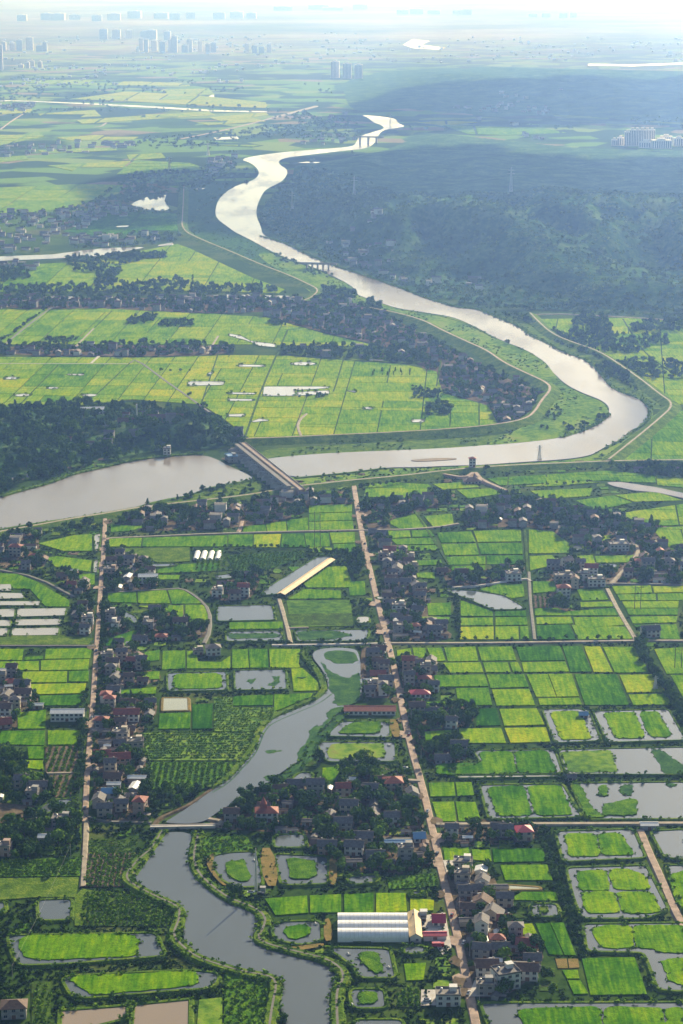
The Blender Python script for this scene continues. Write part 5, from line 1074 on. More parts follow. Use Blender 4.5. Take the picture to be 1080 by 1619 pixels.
for x, y, w, h, lab in ((530, 123, 12, 26, 'left of three hazy towers at mid distance'), (549, 124, 12, 24, 'middle of three hazy towers at mid distance'), (567, 124, 12, 22, 'right of three hazy towers at mid distance'), (1.5, 111, 6, 40, 'tall hazy tower at the left edge')): tower(x, y, w, h, lab, 'hazy towers before the city')
for x0, x1, y, h, n, wh in ((2, 80, 80, 26, 9, 'in the left part of the skyline'), (26, 66, 107, 15, 6, 'in the low row at the left'), (214, 345, 82, 32, 16, 'in the dense hazy cluster left of centre'), (160, 270, 62, 22, 9, 'in the faint row behind the dense cluster'), (385, 432, 83, 22, 6, 'in the small hazy cluster near centre'), (20, 200, 32, 20, 13, 'in the farthest row at upper left'), (200, 420, 30, 22, 15, 'in the farthest row at upper centre'), (620, 760, 22, 18, 12, 'in the farthest row right of centre'), (430, 600, 16, 14, 10, 'in the farthest row at the top'), (838, 920, 28, 16, 9, 'in the hazy row at upper right')):
    n = int(n*.7)
    n = n if y > 40 else int(n*.7)
    for k in range(n): tower(x0+(x1-x0)*(k+random.uniform(.2, .8))/n, y+random.uniform(-1.5, 1.5), (x1-x0)/n*random.uniform(.45, .75), h*random.uniform(.45, .9)*(.62 if y < 40 else .85), ('leftmost pale hazy high-rise ' if k == 0 else 'pale hazy high-rise, '+_o[k]+' from the left, ')+wh, 'high-rises '+wh)
# ------------------------------------------------------------------ trees
def crown_np(kind, nleaf, seed, leaf):
    r = np.random.default_rng(seed)
    if kind == 'round': lobes = [(r.uniform(-.26, .26), r.uniform(-.26, .26), r.uniform(.40, .78), r.uniform(.17, .27)) for _ in range(9)]
    elif kind == 'tall': lobes = [(r.uniform(-.05, .05), r.uniform(-.05, .05), .16+.08*i, .10*(1.2-abs(i-4)/7)) for i in range(11)]
    elif kind == 'cone': lobes = [(r.uniform(-.07, .07), r.uniform(-.07, .07), .22+.075*i, .24*(1.02-i/10.5)) for i in range(10)]
    else: lobes = [(r.uniform(-.42, .42), r.uniform(-.42, .42), r.uniform(.18, .62), r.uniform(.18, .32)) for _ in range(8)]
    V = []; n = 0
    for i in range(nleaf):
        cx, cy, cz, cr = lobes[r.integers(len(lobes))]
        d = r.normal(size=3); d /= np.linalg.norm(d); d[2] = abs(d[2])*.9+d[2]*.1 if r.random() < .55 else d[2]
        p = np.array([cx, cy, cz])+d*cr*r.uniform(.6, 1.08)
        nn = d+r.normal(size=3)*.45; nn /= np.linalg.norm(nn); a = np.cross(nn, [0.3, .2, 1]); a /= np.linalg.norm(a); b_ = np.cross(nn, a); th = r.uniform(0, 6.28); u = a*math.cos(th)+b_*math.sin(th); v = b_*math.cos(th)-a*math.sin(th); s_ = leaf*r.uniform(.7, 1.3)
        V += [p-u*s_-v*s_*.6, p+u*s_-v*s_*.5, p+u*s_*.8+v*s_*.6, p-u*s_*.9+v*s_*.7]
    V = np.array(V); return V, np.arange(len(V)).reshape(-1, 4)
def trunk_mesh(kind):
    m = MB(); h = .55 if kind != 'tall' else .8; m.bar((0, 0, -.05), (0, 0, h*.6), .032, .022, 7); m.bar((0, 0, h*.58), (.03, .02, h), .022, .008, 6)
    for k in range(4): w = k*1.7+.4; m.bar((0, 0, h*(.45+.1*k)), (.2*math.cos(w), .2*math.sin(w), h*(.45+.1*k)+.18), .013, .005, 5)
    return m.mesh('trunk', 'trunk')
CROWN, TRUNK = {}, {}
for kd, mt in (('round', 'leaf'), ('round', 'leaf_dark'), ('tall', 'leaf_dark'), ('cone', 'leaf_dark'), ('bush', 'leaf'), ('bush', 'leaf_dark'), ('round', 'leaf_bright'), ('bush', 'leaf_bright')):
    for v in range(3): V_, F_ = crown_np(kd, 420, 100+v, .062 if kd != 'tall' else .034); CROWN[(kd, mt, v)] = raw_mesh('crown', V_, F_, mt)
    TRUNK[kd] = TRUNK.get(kd) or trunk_mesh(kd)
LOW = {(kd, q): [crown_np(kd, n, 300+v, s_) for v in range(4)] for kd, sc in (('round', 1), ('tall', .55), ('cone', 1), ('bush', 1.05)) for q, n, s_ in ((0, 240, .075*sc), (1, 110, .11*sc), (2, 30, .19*sc))}
TREES = []                                       # x, y, z, height, kind, leaf, where
def grove(poly, per_ha, h0, h1, where, kinds=('round', 'round', 'round', 'bush', 'cone'), leaf='leaf', clear=1.0, fields=True):
    n = int(abs(area(poly))/10000*per_ha)
    xs = [q[0] for q in poly]; ys = [q[1] for q in poly]; n2 = int((max(xs)-min(xs))*(max(ys)-min(ys))/10000*per_ha)
    X = rng.uniform(min(xs), max(xs), n2); Y = rng.uniform(min(ys), max(ys), n2); k_ = pip(X, Y, poly); X, Y = X[k_], Y[k_]
    if not len(X): return
    ok = ~blocked(X, Y, clear, fields); Z = hz(X, Y)
    for x, y, z in zip(X[ok], Y[ok], Z[ok]): TREES.append((x, y, z, random.uniform(h0, h1)*random.choice((.7, 1, 1, 1.15)), random.choice(kinds), random.choice((leaf, leaf, leaf, 'leaf_dark', 'leaf_dark', 'leaf_bright')), where))
def row(s, sp_, h, where, kinds=('round',), jit=1.0, leaf='leaf'):
    l = resample(chaikin(W(s), 1, False) if isinstance(s, str) else s, sp_)
    X = np.array([p[0] for p in l])+rng.normal(0, jit, len(l)); Y = np.array([p[1] for p in l])+rng.normal(0, jit, len(l)); ok = ~blocked(X, Y, .2, False, True); Z = hz(X, Y)
    for x, y, z, o in zip(X, Y, Z, ok):
        if o: TREES.append((x, y, z, h*random.uniform(.7, 1.25), random.choice(kinds), leaf if random.random() < .7 else 'leaf_dark', where))
dens = dict(centre=150, south_east=100, west_row=90, west_yard=120, west_low=210, road_east_low=170, mid_compound=170, east_cross=170, south_shore=110, north_east=95, bank_village=58, canal_row=62, north_row=70, hill_houses=30, copse=220, west_mid=150, west_mid_low=80, red_yard=90, dike_foot=170)
for key, (poly, phrase) in VILL.items(): grove(poly, dens.get(key, 85)*1.7, 5, 10.5 if poly[0][1] < 2600 else 11, phrase)
for s, d_, h0, h1, wh in (('-10,1152 30,1155 30,1185 -10,1200', 150, 5, 9, 'by the greenish pond in the west'), ('235,1250 330,1249 300,1272 262,1292 240,1275', 240, 5, 8, 'in the dark thicket left of the channel bridge'), ('-10,1310 130,1308 130,1356 -10,1362', 90, 4, 8, 'among the dark orchards in the west'), ('-10,1388 128,1387 128,1408 110,1422 -10,1424', 190, 4, 7, 'around the square pond at lower left'), ('-10,1455 115,1460 120,1420 130,1465 -10,1476', 150, 4, 7, 'around the square pond at lower left'), ('-10,1530 50,1535 60,1560 30,1600 -10,1640', 70, 4, 8, 'by the walled garden at the bottom left'), ('50,1560 105,1556 100,1590 85,1640 45,1640', 90, 3, 5, 'by the walled garden at the bottom left'),
          ('-10,645 130,640 300,650 370,685 395,700 380,712 350,708 240,716 150,736 60,755 -10,780', 105, 6, 12.5, 'on the wooded hill by the weir'), ('-10,770 20,755 90,745 150,738 60,760 -10,786', 80, 5, 8, 'along the shore of the weir pool'), ('205,803 260,790 312,784 320,776 360,768 400,763 420,775 380,786 300,795', 70, 4, 8, 'on the green spit below the weir'), ('325,1265 350,1255 375,1262 400,1248 420,1258 400,1275 330,1298', 170, 6, 10, 'on the channel bank by the wooded village'), ('555,1385 680,1350 690,1380 610,1385', 140, 4, 7, 'by the lower edge of the wooded village'), ('545,880 575,880 585,915 560,917', 220, 7, 11, 'in the dark grove west of the long road'), ('500,875 545,878 545,886 520,885', 150, 4, 7, 'in the dark grove west of the long road'), ('558,948 590,950 592,968 560,965', 110, 3, 6, 'in the dark grove west of the long road'),
          ('575,1018 618,1022 610,1040 580,1040', 120, 5, 9, 'between the weedy channel and the road'), ('175,865 300,867 300,888 240,886 180,878', 150, 3, 6, 'in the nursery rows north of the western houses'), ('-10,838 60,838 160,822 160,840 60,858 -10,860', 110, 4, 8, 'in the hamlet below the dike'), ('60,880 120,905 80,912 30,905', 100, 4, 8, 'by the bend of the narrow lane'), ('110,945 150,945 150,960 115,965', 120, 4, 8, 'between the fish ponds and the western road'), ('690,885 720,882 725,895 690,905', 130, 5, 8, 'at the head of the pale pond'), ('850,1480 862,1500 858,1530 835,1530 806,1495 800,1480', 190, 4, 8, 'in the garden of the lower eastern row'), ('835,1528 862,1525 884,1555 902,1578 812,1584 812,1560', 110, 3, 7, 'in the garden of the lower eastern row'),
          ('855,840 930,835 1000,860 1085,880 1085,925 960,920 950,900', 80, 5, 9, 'in the large north-eastern village'), ('960,735 1085,735 1085,765 990,758', 120, 5, 9, 'under the trees along the east dike'), ('740,795 820,780 840,800 1000,815 980,835 800,835', 60, 5, 9, 'in the large north-eastern village'), ('925,585 1000,570 1085,575 1085,598 960,600', 130, 6, 10, 'in the copse beside the eastern dike'), ('915,500 960,500 970,525 900,535 905,515', 170, 6, 10, 'in the copse beside the eastern dike'), ('880,535 960,530 1040,540 1010,560 945,558', 150, 6, 10, 'in the copse beside the eastern dike'), ('995,512 1085,505 1085,525 1000,525', 150, 6, 10, 'in the copse beside the eastern dike'), ('1015,532 1060,533 1055,545 1020,543', 170, 6, 9, 'in the copse beside the eastern dike'),
          ('770,494 840,499 850,515 885,545 950,572 985,607 1030,635 1010,620 990,585 930,553 870,520', 210, 4, 8, 'on the outer river bank'), ('870,640 890,650 870,680 855,678', 80, 4, 7, 'on the flood meadow'), ('885,672 930,672 950,655 960,650 960,664 930,682 890,692', 80, 5, 9, 'on the flood meadow'), ('505,455 570,462 555,480 510,480', 120, 6, 10, 'on the flood meadow by the far village'), ('585,470 610,480 600,492 580,486', 130, 6, 10, 'on the flood meadow by the far village'), ('425,395 482,412 470,420 430,415', 40, 5, 8, 'on the flood meadow by the far village'), ('480,425 535,437 520,442 480,435', 60, 4, 7, 'on the flood meadow by the far village'),
          ('-10,455 90,453 150,455 300,440 320,452 440,455 458,466 -10,468', 85, 6, 11, 'in the dark belt along the distant canal'), ('95,402 160,406 240,402 260,398 260,405 190,420 150,436 120,432', 70, 6, 11, 'in the dark belt along the distant canal'), ('170,405 260,404 262,409 175,413', 200, 6, 10, 'in the dark belt along the distant canal'), ('155,432 190,428 185,448 150,452', 170, 6, 10, 'in the dark belt along the distant canal'), ('-10,425 40,422 50,440 -10,448', 110, 6, 10, 'in the dark belt along the distant canal'), ('200,502 250,498 240,513 200,512', 150, 6, 9, 'in the clump amid the northern rice'), ('255,508 306,507 304,517 252,517', 260, 5, 7, 'in the clump amid the northern rice'), ('424,505 452,508 452,516 425,514', 260, 5, 7, 'in the clump amid the northern rice'),
          ('72,535 125,534 125,541 72,542', 260, 4, 6, 'in the clump amid the northern rice'), ('470,620 520,619 518,629 465,630', 260, 4, 6, 'by the pale double pond'), ('650,612 700,618 698,633 650,630', 220, 4, 7, 'in the hedged row of the northern plain'), ('675,640 710,637 712,658 676,660', 200, 5, 9, 'in the copse amid the northern rice'), ('480,585 0,0 0,0', 0, 0, 0, '')):
    if d_: grove(W(s), d_, h0, h1, wh, fields=not any(q in wh for q in ('copse', 'clump', 'belt', 'river bank', 'hedged', 'flood', 'grove', 'double pond')))
for s, sp_, h, wh, kd in (('340,1019 430,1019 520,1018 610,1016', 5, 4.5, 'in the hedge row along the middle lane', ('bush', 'round')), ('630,1014 740,1013 860,1012 1000,1011', 9, 4, 'in the hedge row along the farm path', ('bush', 'round')), ('1008,1025 1030,1060 1060,1105 1085,1140', 4, 7, 'in the tree line along the eastern ditch', ('round', 'round', 'bush')), ('1012,1030 1036,1062 1068,1108', 5, 6, 'in the tree line along the eastern ditch', ('round', 'bush')), ('848,1305 870,1360 895,1430 925,1515', 4.5, 4, 'along the ditch between rice and ponds', ('bush',)), ('860,1305 882,1360 908,1430 938,1510', 4.5, 3.5, 'along the ditch between rice and ponds', ('bush',)), ('601,872 640,872 693,873', 5, 4.5, 'in the clipped row above the houses', ('round',)), ('340,866 400,867 488,867', 5, 4, 'in the row above the crop beds', ('round',)), ('490,876 545,877', 4, 6, 'in the dark grove west of the long road', ('round',)),
                       ('348,1276 349,1276.5', 3, 13, 'on the channel bank by the wooded village', ('tall',)), ('350,1277 351,1277.5', 3, 11, 'on the channel bank by the wooded village', ('tall',)), ('-10,1477 130,1476 250,1476', 3.5, 3, 'on the dike of the long pond at lower left', ('bush',)), ('60,1531 120,1529 260,1520', 4, 2.5, 'on the dike of the long pond at lower left', ('bush',)), ('100,1549 300,1534 350,1538', 4, 3, 'on the dike of the lower long pond', ('bush',)), ('130,1586 250,1578 350,1566', 3.5, 3, 'on the dike of the lower long pond', ('bush',)), ('227,1578 240,1600 232,1625', 2.5, 4, 'in the drained pond at the bottom', ('bush',)), ('255,1600 290,1602', 2.5, 3.5, 'in the drained pond at the bottom', ('bush',)), ('205,1586 207,1640', 4, 3, 'in the drained pond at the bottom', ('bush',)),
                       ('340,999 445,998', 4, 3, 'on the dike of the middle ponds', ('bush',)), ('838,1452 884,1453', 3.2, 3, 'on the dike of the square pond', ('round',)), ('720,1184 870,1182 1085,1180', 12, 2.5, 'along the dike below the rice plain', ('bush',)), ('760,1236 900,1234 1085,1233', 10, 2.2, 'along the dike below the rice plain', ('bush',)), ('372,1099 450,1098', 5, 2.5, 'on the dike of the square fish pond', ('bush',)), ('265,1098 355,1098', 5, 2.5, 'on the dike of the ring pond', ('bush',)), ('360,1060 452,1059', 6, 2, 'on the dike of the square fish pond', ('bush',)), ('62,1120 136,1119', 4, 2.5, 'along the edge of the deep green parcel', ('bush',)), ('134,1100 130,1180 124,1250', 4.5, 6, 'along the western road', ('round', 'bush')), ('140,1300 240,1299', 2.8, 4, 'in the hedge below the western row', ('round',)), ('140,1310 232,1309', 2.8, 4, 'in the hedge below the western row', ('round',)),
                       ('600,905 612,965 625,1012', 11, 5, 'along the long straight road', ('round', 'bush')), ('632,1040 645,1110 660,1190 672,1230', 8, 5, 'along the long straight road', ('round', 'bush')), ('697,1350 712,1400 728,1470 742,1530', 9, 4.5, 'along the long straight road', ('round', 'bush')), ('569,800 580,850 590,890', 10, 4, 'along the long straight road', ('bush',)), ('170,850 167,930 162,1010 158,1080 152,1150 147,1230', 8, 5, 'along the western road', ('round', 'bush')), ('318,1318 313,1345 310,1358 315,1384 341,1408 366,1426 402,1441', 6.5, 3.6, 'on the dike of the winding channel', ('round', 'bush')), ('412,1456 403,1486 424,1502 462,1512 508,1522 530,1536 538,1552 528,1568 527,1596', 6, 3.4, 'on the dike of the winding channel', ('round', 'bush')), ('214,1384 216,1400 252,1422 290,1437 291,1458 283,1482', 7, 3, 'on the dike of the winding channel', ('bush', 'round')), ('722,940 727,1010', 5, 4, 'along the narrow garden lane', ('bush', 'round')), ('335,655 320,640 300,628 272,610', 8, 5, 'along the diagonal lane', ('bush', 'round')), ('268,606 300,632 350,668', 7, 5, 'along the diagonal lane', ('bush', 'round')), ('5,540 80,485', 14, 6, 'along the western lane of the far plain', ('round',)), ('590,588 648,588', 8, 6, 'in a row amid the northern rice', ('tall', 'cone')), ('590,594 648,594', 8, 6, 'in a row amid the northern rice', ('tall', 'cone')), ('240,588 300,588', 12, 5, 'in a row amid the northern rice', ('round',)), ('640,764 560,774', 7, 6, 'in the village along the south shore', ('round',)), ('10,700 25,690 45,680', 5, 7, 'on the wooded hill by the weir', ('round',)), ('0,770 60,755 90,740', 6, 7, 'along the shore of the weir pool', ('round',)), ('15,765 60,750 80,742', 6, 7, 'along the shore of the weir pool', ('round',)), ('700,785 720,800 800,790', 9, 5, 'in the large north-eastern village', ('round',)), ('830,768 880,766 930,764', 6, 4, 'along the small north-eastern lane', ('round', 'bush')),
                       ('888,948 945,948', 6, 2.5, 'in the row of bushes amid the eastern rice', ('bush',)), ('1005,1010 1012,1030', 3, 7, 'at the crossing of the farm lanes', ('round',)), ('840,498 985,497 1085,503', 6, 7, 'along the lane under the hills', ('round', 'bush')), ('770,490 860,489 960,488', 6, 9, 'along the lane under the hills', ('round',))):
    row(s, sp_, h, wh, kd)
for x, y, h, kd, wh in ((505, 1205, 9, 'round', 'alone beside the second fish pond'), (577, 1222, 12, 'round', 'as a great dark dome in the wooded village'), (586, 1220, 11, 'round', 'as a great dark dome in the wooded village'), (378, 1418, 8, 'round', 'on the dike beside the lattice mast'), (447, 1615, 6, 'bush', 'at the bottom of the channel bank'), (802, 545, 9, 'round', 'alone on the river bank'), (770, 745, 8, 'round', 'alone on the dike by the pavilion'), (85, 1290, 11, 'round', 'among the dark orchards in the west'), (92, 1288, 10, 'round', 'among the dark orchards in the west'), (850, 1500, 9, 'round', 'in the garden of the lower eastern row'), (905, 880, 9, 'round', 'in the hamlet amid the eastern rice')):
    X, Y = P(x, y); TREES.append((X, Y, float(hz(X, Y)[0]), h, kd, 'leaf_dark', wh))
# hillside forest and far belts: one mass, nobody could count it
MASS = []
def mass(poly, step, h0, h1, dens_=1.0, fields=False, clear=0, wide=60):
    xs = [q[0] for q in poly]; ys = [q[1] for q in poly]; X, Y = np.meshgrid(np.arange(min(xs), max(xs), step), np.arange(min(ys), max(ys), step*1.15)); X = X.ravel()+rng.uniform(-.5, .5, X.size)*step; Y = Y.ravel()+rng.uniform(-.5, .5, Y.size)*step
    k_ = pip(X, Y, poly) & (rng.random(X.size) < dens_) & (np.abs(X) < Y*.175+wide); X, Y = X[k_], Y[k_]
    if len(X) and step > 16: k_ = vnoise(X/(40 if wide > 60 else 220)+5, Y/(60 if wide > 60 else 420)) > (.62 if wide > 60 else .5); X, Y = X[k_], Y[k_]
    if len(X): ok = ~blocked(X, Y, clear, fields, False); X, Y = X[ok], Y[ok]; MASS.append((X, Y, hz(X, Y), rng.uniform(h0, h1, len(X))))
h1 = HILLS[0][0]; front = [p for p in W('412,335 420,366 470,390 540,420 600,440 665,463 730,482 840,491 990,492 1250,500 1250,330 1080,325 900,330 760,325 600,330 500,320')]
mass(front, 9, 4, 8.5, .5); mass(W('432,304 420,325 500,335 600,335 640,325 600,300 520,280 480,265'), 14, 5, 9, .5)
mass(W('380,262 400,262 408,272 395,286 340,318 335,335 320,340 300,320 300,290 330,268 370,268'), 24, 6, 11, .25); mass(W('100,300 330,250 372,250 372,270 330,290 280,305 260,306 200,316 110,330 60,340'), 17, 7, 12, .62, True); mass(W('-10,335 60,340 120,328 200,318 260,340 170,335 100,372 60,400 -10,402'), 18, 6, 10, .6); mass(W('90,374 250,368 290,372 280,384 130,397 0,404'), 17, 6, 11, .5); mass(W('-10,264 70,258 180,270 330,262 330,248 250,240 -10,250'), 24, 7, 11, .6, True); mass(W('-10,232 300,214 430,200 500,172 560,180 440,236 330,248 180,240 -10,250'), 30, 7, 12, .55, True)
mass(W('-10,185 250,176 430,180 540,150 520,134 300,128 -10,120'), 42, 8, 13, .5, True); mass(W('440,175 560,180 570,215 552,232 440,240 400,220'), 26, 7, 12, .5); mass(W('560,238 600,240 470,262 450,258'), 24, 6, 10, .3); mass(W('620,185 900,178 1085,190 1085,205 640,205'), 36, 8, 12, .5, True);
mass(W('230,315 262,306 268,331 290,332 290,345 203,332 203,322'), 20, 6, 10, .35)
for s in ('1094,800 1400,780 1600,1640 1094,1640', '-14,930 -300,930 -500,1640 -14,1640', '-400,1650 1500,1650 1600,1850 -500,1850'): mass(W(s), 17, 5, 9, .9, True, 0, 420)
for l, w, dens_, h_ in BANKS:                    # rough growth on the banks
    for (ax, ay), (bx, by) in zip(l, l[1:]):
        if random.random() < min(1, dens_):
            for _ in range(max(1, int(dens_*1.4+.5))):
                t = random.random(); o = random.choice((-1, 1))*random.uniform(.25, 1.25)*w; k_ = math.hypot(bx-ax, by-ay) or 1
                MASS.append((np.array([ax+(bx-ax)*t-(by-ay)/k_*o]), np.array([ay+(by-ay)*t+(bx-ax)/k_*o]), np.array([.9+h_*.3]), np.array([random.uniform(1.0, 2.6)*(1.25 if ay > 2200 else 1)])))
for p in ISLES:                                  # reeds and tufts along the edges of the crop islands
    for x, y in p+p:
        if random.random() < .3: MASS.append((np.array([x+random.uniform(-.9, .9)]), np.array([y+random.uniform(-.9, .9)]), np.array([.85]), np.array([random.uniform(.7, 1.7)])))
scrub_start = sum(len(q[0]) for q in MASS[:0])
# orchard and vegetable rows
def rows(s, vpx, sp_, along, h, jit=.3, across=False):
    poly = W(s); a = math.atan2((vpx-540), FPX/CT); d = (math.sin(a), math.cos(a)); e = (d[1], -d[0])
    if across: d, e = e, d
    uv = [(p[0]*e[0]+p[1]*e[1], p[0]*d[0]+p[1]*d[1]) for p in poly]; U, Vv = np.meshgrid(np.arange(min(q[0] for q in uv), max(q[0] for q in uv), sp_), np.arange(min(q[1] for q in uv), max(q[1] for q in uv), along))
    U = U.ravel()+rng.normal(0, jit, U.size); Vv = Vv.ravel()+rng.normal(0, jit, Vv.size); X = U*e[0]+Vv*d[0]; Y = U*e[1]+Vv*d[1]; k_ = pip(X, Y, poly) & (rng.random(X.size) < .88); X, Y = X[k_], Y[k_]; ORCH.append((X, Y, np.full(len(X), .3), rng.uniform(.75, 1.2, len(X))*h))
ORCH = []
rows('72,1182 125,1180 120,1222 72,1222', 540, 4.4, 1.3, 2.0); rows('77,1227 122,1225 110,1262 87,1262', 540, 4.4, 1.3, 2.0); rows('138,1350 215,1350 194,1380 205,1402 135,1404', 500, 3.2, 2.0, 2.2); rows('160,1412 245,1418 280,1440 277,1466 130,1465 132,1408', 500, 3.2, 2.0, 2.2); rows('0,1362 130,1356 128,1386 0,1387', 500, 3.4, 1.8, 1.9, .3, True); rows('140,1330 222,1328 205,1350 140,1350', 500, 3.2, 1.7, 1.5, .3, True)
rows('223,1160 408,1158 402,1178 396,1192 375,1203 236,1203', 500, 4.6, 1.5, 1.7, .25, True); rows('238,1206 374,1206 360,1230 330,1247 237,1249', 540, 4.2, 1.5, 2.0, .3); rows('338,1103 367,1103 368,1120 432,1119 438,1126 412,1152 410,1157 338,1157', 540, 4.2, 1.6, 1.5, .3, True); rows('360,880 480,872 485,880 410,905 370,903', 700, 3.6, 3.0, 2.4); rows('320,876 350,874 368,902 300,906', 540, 5, 3, 2.2); rows('612,1389 690,1382 690,1402 615,1407', 500, 3, 2, 1.6); rows('628,1562 663,1562 665,1594 630,1594', 500, 3.5, 2.4, 2.2); rows('843,942 868,945 868,962 844,962', 800, 4, 2, 1.6); rows('53,1557 80,1555 80,1630 50,1635', 500, 3.5, 2.2, 2)
rows('320,1326 390,1321 400,1344 322,1354', 500, 3.4, 2.6, 2, .9); rows('355,1532 428,1548 421,1600 412,1640 354,1640', 500, 4.2, 3.2, 2.3, 1.1, True); rows('-10,1312 120,1310 120,1345 0,1350', 500, 5, 3.4, 3.2, .6, True)
UNDER = []
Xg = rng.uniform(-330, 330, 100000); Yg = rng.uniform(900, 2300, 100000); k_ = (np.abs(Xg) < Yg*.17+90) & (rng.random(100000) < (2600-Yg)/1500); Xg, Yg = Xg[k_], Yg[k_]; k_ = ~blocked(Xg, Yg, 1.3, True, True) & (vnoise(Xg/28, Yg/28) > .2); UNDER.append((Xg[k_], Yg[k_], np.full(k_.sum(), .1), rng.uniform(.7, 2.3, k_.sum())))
TUFT = []
for s, st, dn in ((FLOOD, 7, .30), ('440,749 467,757 520,754 610,741 720,738 887,729 953,711 1013,674 1060,650 962,733 800,741 640,757 560,764', 7, .35), ('412,731 460,723 527,718 627,714 720,710 800,703 835,672 780,684 640,694 520,699', 7, .3), ('292,345 340,330 372,368 427,398 470,440 410,418 360,396 289,366', 9, .3), ('770,498 820,518 863,545 933,575 973,622 1030,648 1055,640 1010,606 945,560 873,533 838,502', 8, .4)):
    p = W(s); xs = [q[0] for q in p]; ys = [q[1] for q in p]; n_ = int((max(xs)-min(xs))*(max(ys)-min(ys))/st/st*dn*2); X = rng.uniform(min(xs), max(xs), n_); Y = rng.uniform(min(ys), max(ys), n_); k_ = pip(X, Y, p) & (vnoise(X/30, Y/60) > .42); X, Y = X[k_], Y[k_]; k_ = ~blocked(X, Y, .5, False, True); TUFT.append((X[k_], Y[k_], np.full(k_.sum(), .8), rng.uniform(.9, 2.4, k_.sum())))
def merge(items, kinds, q, name, mat, asp=1.0):
    Vs, Fs, off = [], [], 0
    for X, Y, Z, H in items:
        for x, y, z, h in zip(X, Y, Z, H):
            kd = kinds[random.randrange(len(kinds))] if not isinstance(h, tuple) else h[1]; hh = h if not isinstance(h, tuple) else h[0]
            lv = q if q is not None else (0 if hh*ppm_w(y) > 9 else 1 if hh*ppm_w(y) > 4.5 else 2); V_, F_ = LOW[(kd, lv)][random.randrange(4)]
            a = random.uniform(0, 6.28); c_, s_ = math.cos(a)*hh, math.sin(a)*hh; w = asp*random.uniform(.85, 1.2)
            T = np.empty_like(V_); T[:, 0] = (V_[:, 0]*c_-V_[:, 1]*s_)*w+x; T[:, 1] = (V_[:, 0]*s_+V_[:, 1]*c_)*w+y; T[:, 2] = V_[:, 2]*hh*random.uniform(.85, 1.15)+z-.1*hh*(kd == 'bush')
            Vs.append(T); Fs.append(F_+off); off += len(V_)
    if Vs: return tag(link(name, raw_mesh(name, np.concatenate(Vs), np.concatenate(Fs), mat)), kind='stuff')
def ppm_w(y): return FPX/math.hypot(y, CAM_H)
nb = [q for q in MASS if len(q[0]) > 1]; sc = [q for q in MASS if len(q[0]) == 1]
merge(nb, ('bush', 'bush', 'round'), 2, 'forest', 'leaf_hill', 1.15); merge(sc, ('bush',), 2, 'bank_scrub', 'leaf_bright', 1.2); merge(UNDER, ('bush',), 2, 'undergrowth', 'scrub_leaf', 1.3); merge(TUFT, ('bush',), 2, 'meadow_tufts', 'leaf', 1.5); merge(ORCH, ('bush',), 2, 'orchard_bushes', 'leaf_bright', 1.05)
TREES.sort(key=lambda t: -t[3]*ppm_w(t[1])); vis = [t for t in TREES if -8 < pix(t[0], t[1])[0] < 1088 and -5 < pix(t[0], t[1])[1] < 1632]
rest = vis[290:]+[t for t in TREES if t not in set(vis)] if False else vis[290:]
KN = dict(round='broad-crowned tree', tall='slim columnar tree', cone='pointed tree', bush='low bushy tree')
CN = dict(leaf='green', leaf_dark='dark green', leaf_bright='bright green')
for x, y, z, h, kd, lf, wh in vis[:290]:
    if (kd, lf, 0) not in CROWN: lf = 'leaf_dark' if kd in ('tall', 'cone') else 'leaf'
    e = tag(empty('tree', x, y, z, random.uniform(0, 6.28)), ('tall ' if h > 9 else 'small ' if h < 6 else '')+CN[lf]+' '+KN[kd]+' '+wh, 'tree', 'trees '+wh); e.scale = (h*random.uniform(.9, 1.15),)*2+(h,)
    link('crown', CROWN[(kd, lf, random.randrange(3))], e); link('trunk', TRUNK[kd], e)
ordinals([o for o in COL.objects if o.get('category') == 'tree'])
for lf in ('leaf', 'leaf_dark', 'leaf_bright'):
    merge([([t[0]], [t[1]], [t[2]], [(t[3], t[4])]) for t in rest if t[5] == lf], ('round',), None, 'woodland', lf)
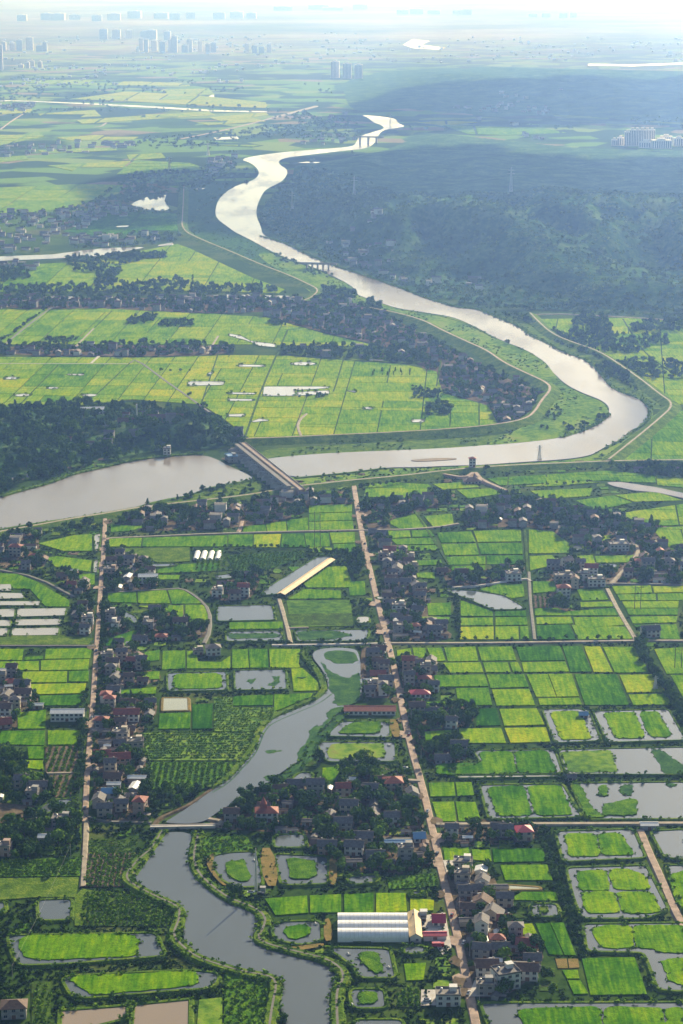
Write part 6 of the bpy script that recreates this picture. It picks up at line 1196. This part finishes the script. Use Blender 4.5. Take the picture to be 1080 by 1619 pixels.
# ------------------------------------------------------------------ clouds (above the haze) that shade the hills
def cloud(s, alt, thick, seed):
    random.seed(seed); g0 = W(s); k_ = alt/math.tan(SUN_EL); dx, dy = math.sin(SUN_AZ)*k_, math.cos(SUN_AZ)*k_
    poly = [(x+dx, y+dy) for x, y in g0]; xs = [q[0] for q in poly]; ys = [q[1] for q in poly]; m = MB(); r0 = thick*1.1
    X, Y = np.meshgrid(np.arange(min(xs), max(xs), r0*.8), np.arange(min(ys), max(ys), r0*.8)); X = X.ravel(); Y = Y.ravel(); k2 = pip(X, Y, poly)
    ns, nr = 10, 5
    for x, y in zip(X[k2], Y[k2]):
        x += random.uniform(-.35, .35)*r0; y += random.uniform(-.35, .35)*r0; r = r0*random.uniform(.55, 1.0); zc = alt+random.uniform(0, thick*.4); vs_ = [(x, y, zc+r*.8)]
        for i in range(1, nr):
            p_ = math.pi*i/nr
            for j in range(ns): a = 2*math.pi*j/ns; q = r*random.uniform(.85, 1.12); vs_.append((x+math.sin(p_)*math.cos(a)*q, y+math.sin(p_)*math.sin(a)*q, zc+math.cos(p_)*q*.8*(1 if i < nr/2 else .45)))
        vs_.append((x, y, zc-r*.36)); fs = [(0, 1+j, 1+(j+1) % ns) for j in range(ns)]
        for i in range(nr-2): b_ = 1+i*ns; fs += [(b_+j, b_+ns+j, b_+ns+(j+1) % ns, b_+(j+1) % ns) for j in range(ns)]
        b_ = 1+(nr-2)*ns; fs += [(b_+j, len(vs_)-1, b_+(j+1) % ns) for j in range(ns)]; m.add(vs_, fs)
    return tag(m.obj('cloud', 'cloud', smooth=True), kind='stuff')
m, n, b = nodes('cloud'); b.inputs['Base Color'].default_value = (.85, .85, .86, 1); b.inputs['Roughness'].default_value = 1
t_ = n.nodes.new('ShaderNodeBsdfTransparent'); x_ = n.nodes.new('ShaderNodeMixShader'); x_.inputs[0].default_value = .95; n.links.new(t_.outputs[0], x_.inputs[1]); n.links.new(b.outputs[0], x_.inputs[2]); n.links.new(x_.outputs[0], n.nodes['Material Output'].inputs[0])
CLOUDS = ('425,345 440,300 520,262 640,240 760,236 860,244 960,256 1080,262 1500,262 1600,338 1100,336 900,334 800,338 700,330 600,352 500,372', '180,340 290,290 350,285 420,262 470,300 400,320 340,330 330,365 285,372 200,368', '540,170 700,140 1000,130 1400,140 1400,190 900,186 640,205 560,215')
for i, s in enumerate(CLOUDS): cloud(s, 1500, 260, 40+i)
# ------------------------------------------------------------------ haze: one even box of air round the camera and the land
m = bpy.data.materials.new('haze'); m.use_nodes = True; n = m.node_tree; n.nodes.clear(); o_ = n.nodes.new('ShaderNodeOutputMaterial'); pv = n.nodes.new('ShaderNodeVolumePrincipled')
pv.inputs['Color'].default_value = (.18, .335, .82, 1); pv.inputs['Absorption Color'].default_value = (1, 1, .1, 1); pv.inputs['Density'].default_value = HAZE_DENSITY; pv.inputs['Anisotropy'].default_value = .7; pv.inputs['Density Attribute'].default_value = ''; n.links.new(pv.outputs[0], o_.inputs['Volume']); MAT['haze'] = m
g = MB(); g.box(-18000, -3000, -1, 18000, 60000, 640); tag(g.obj('haze', 'haze'), kind='stuff')
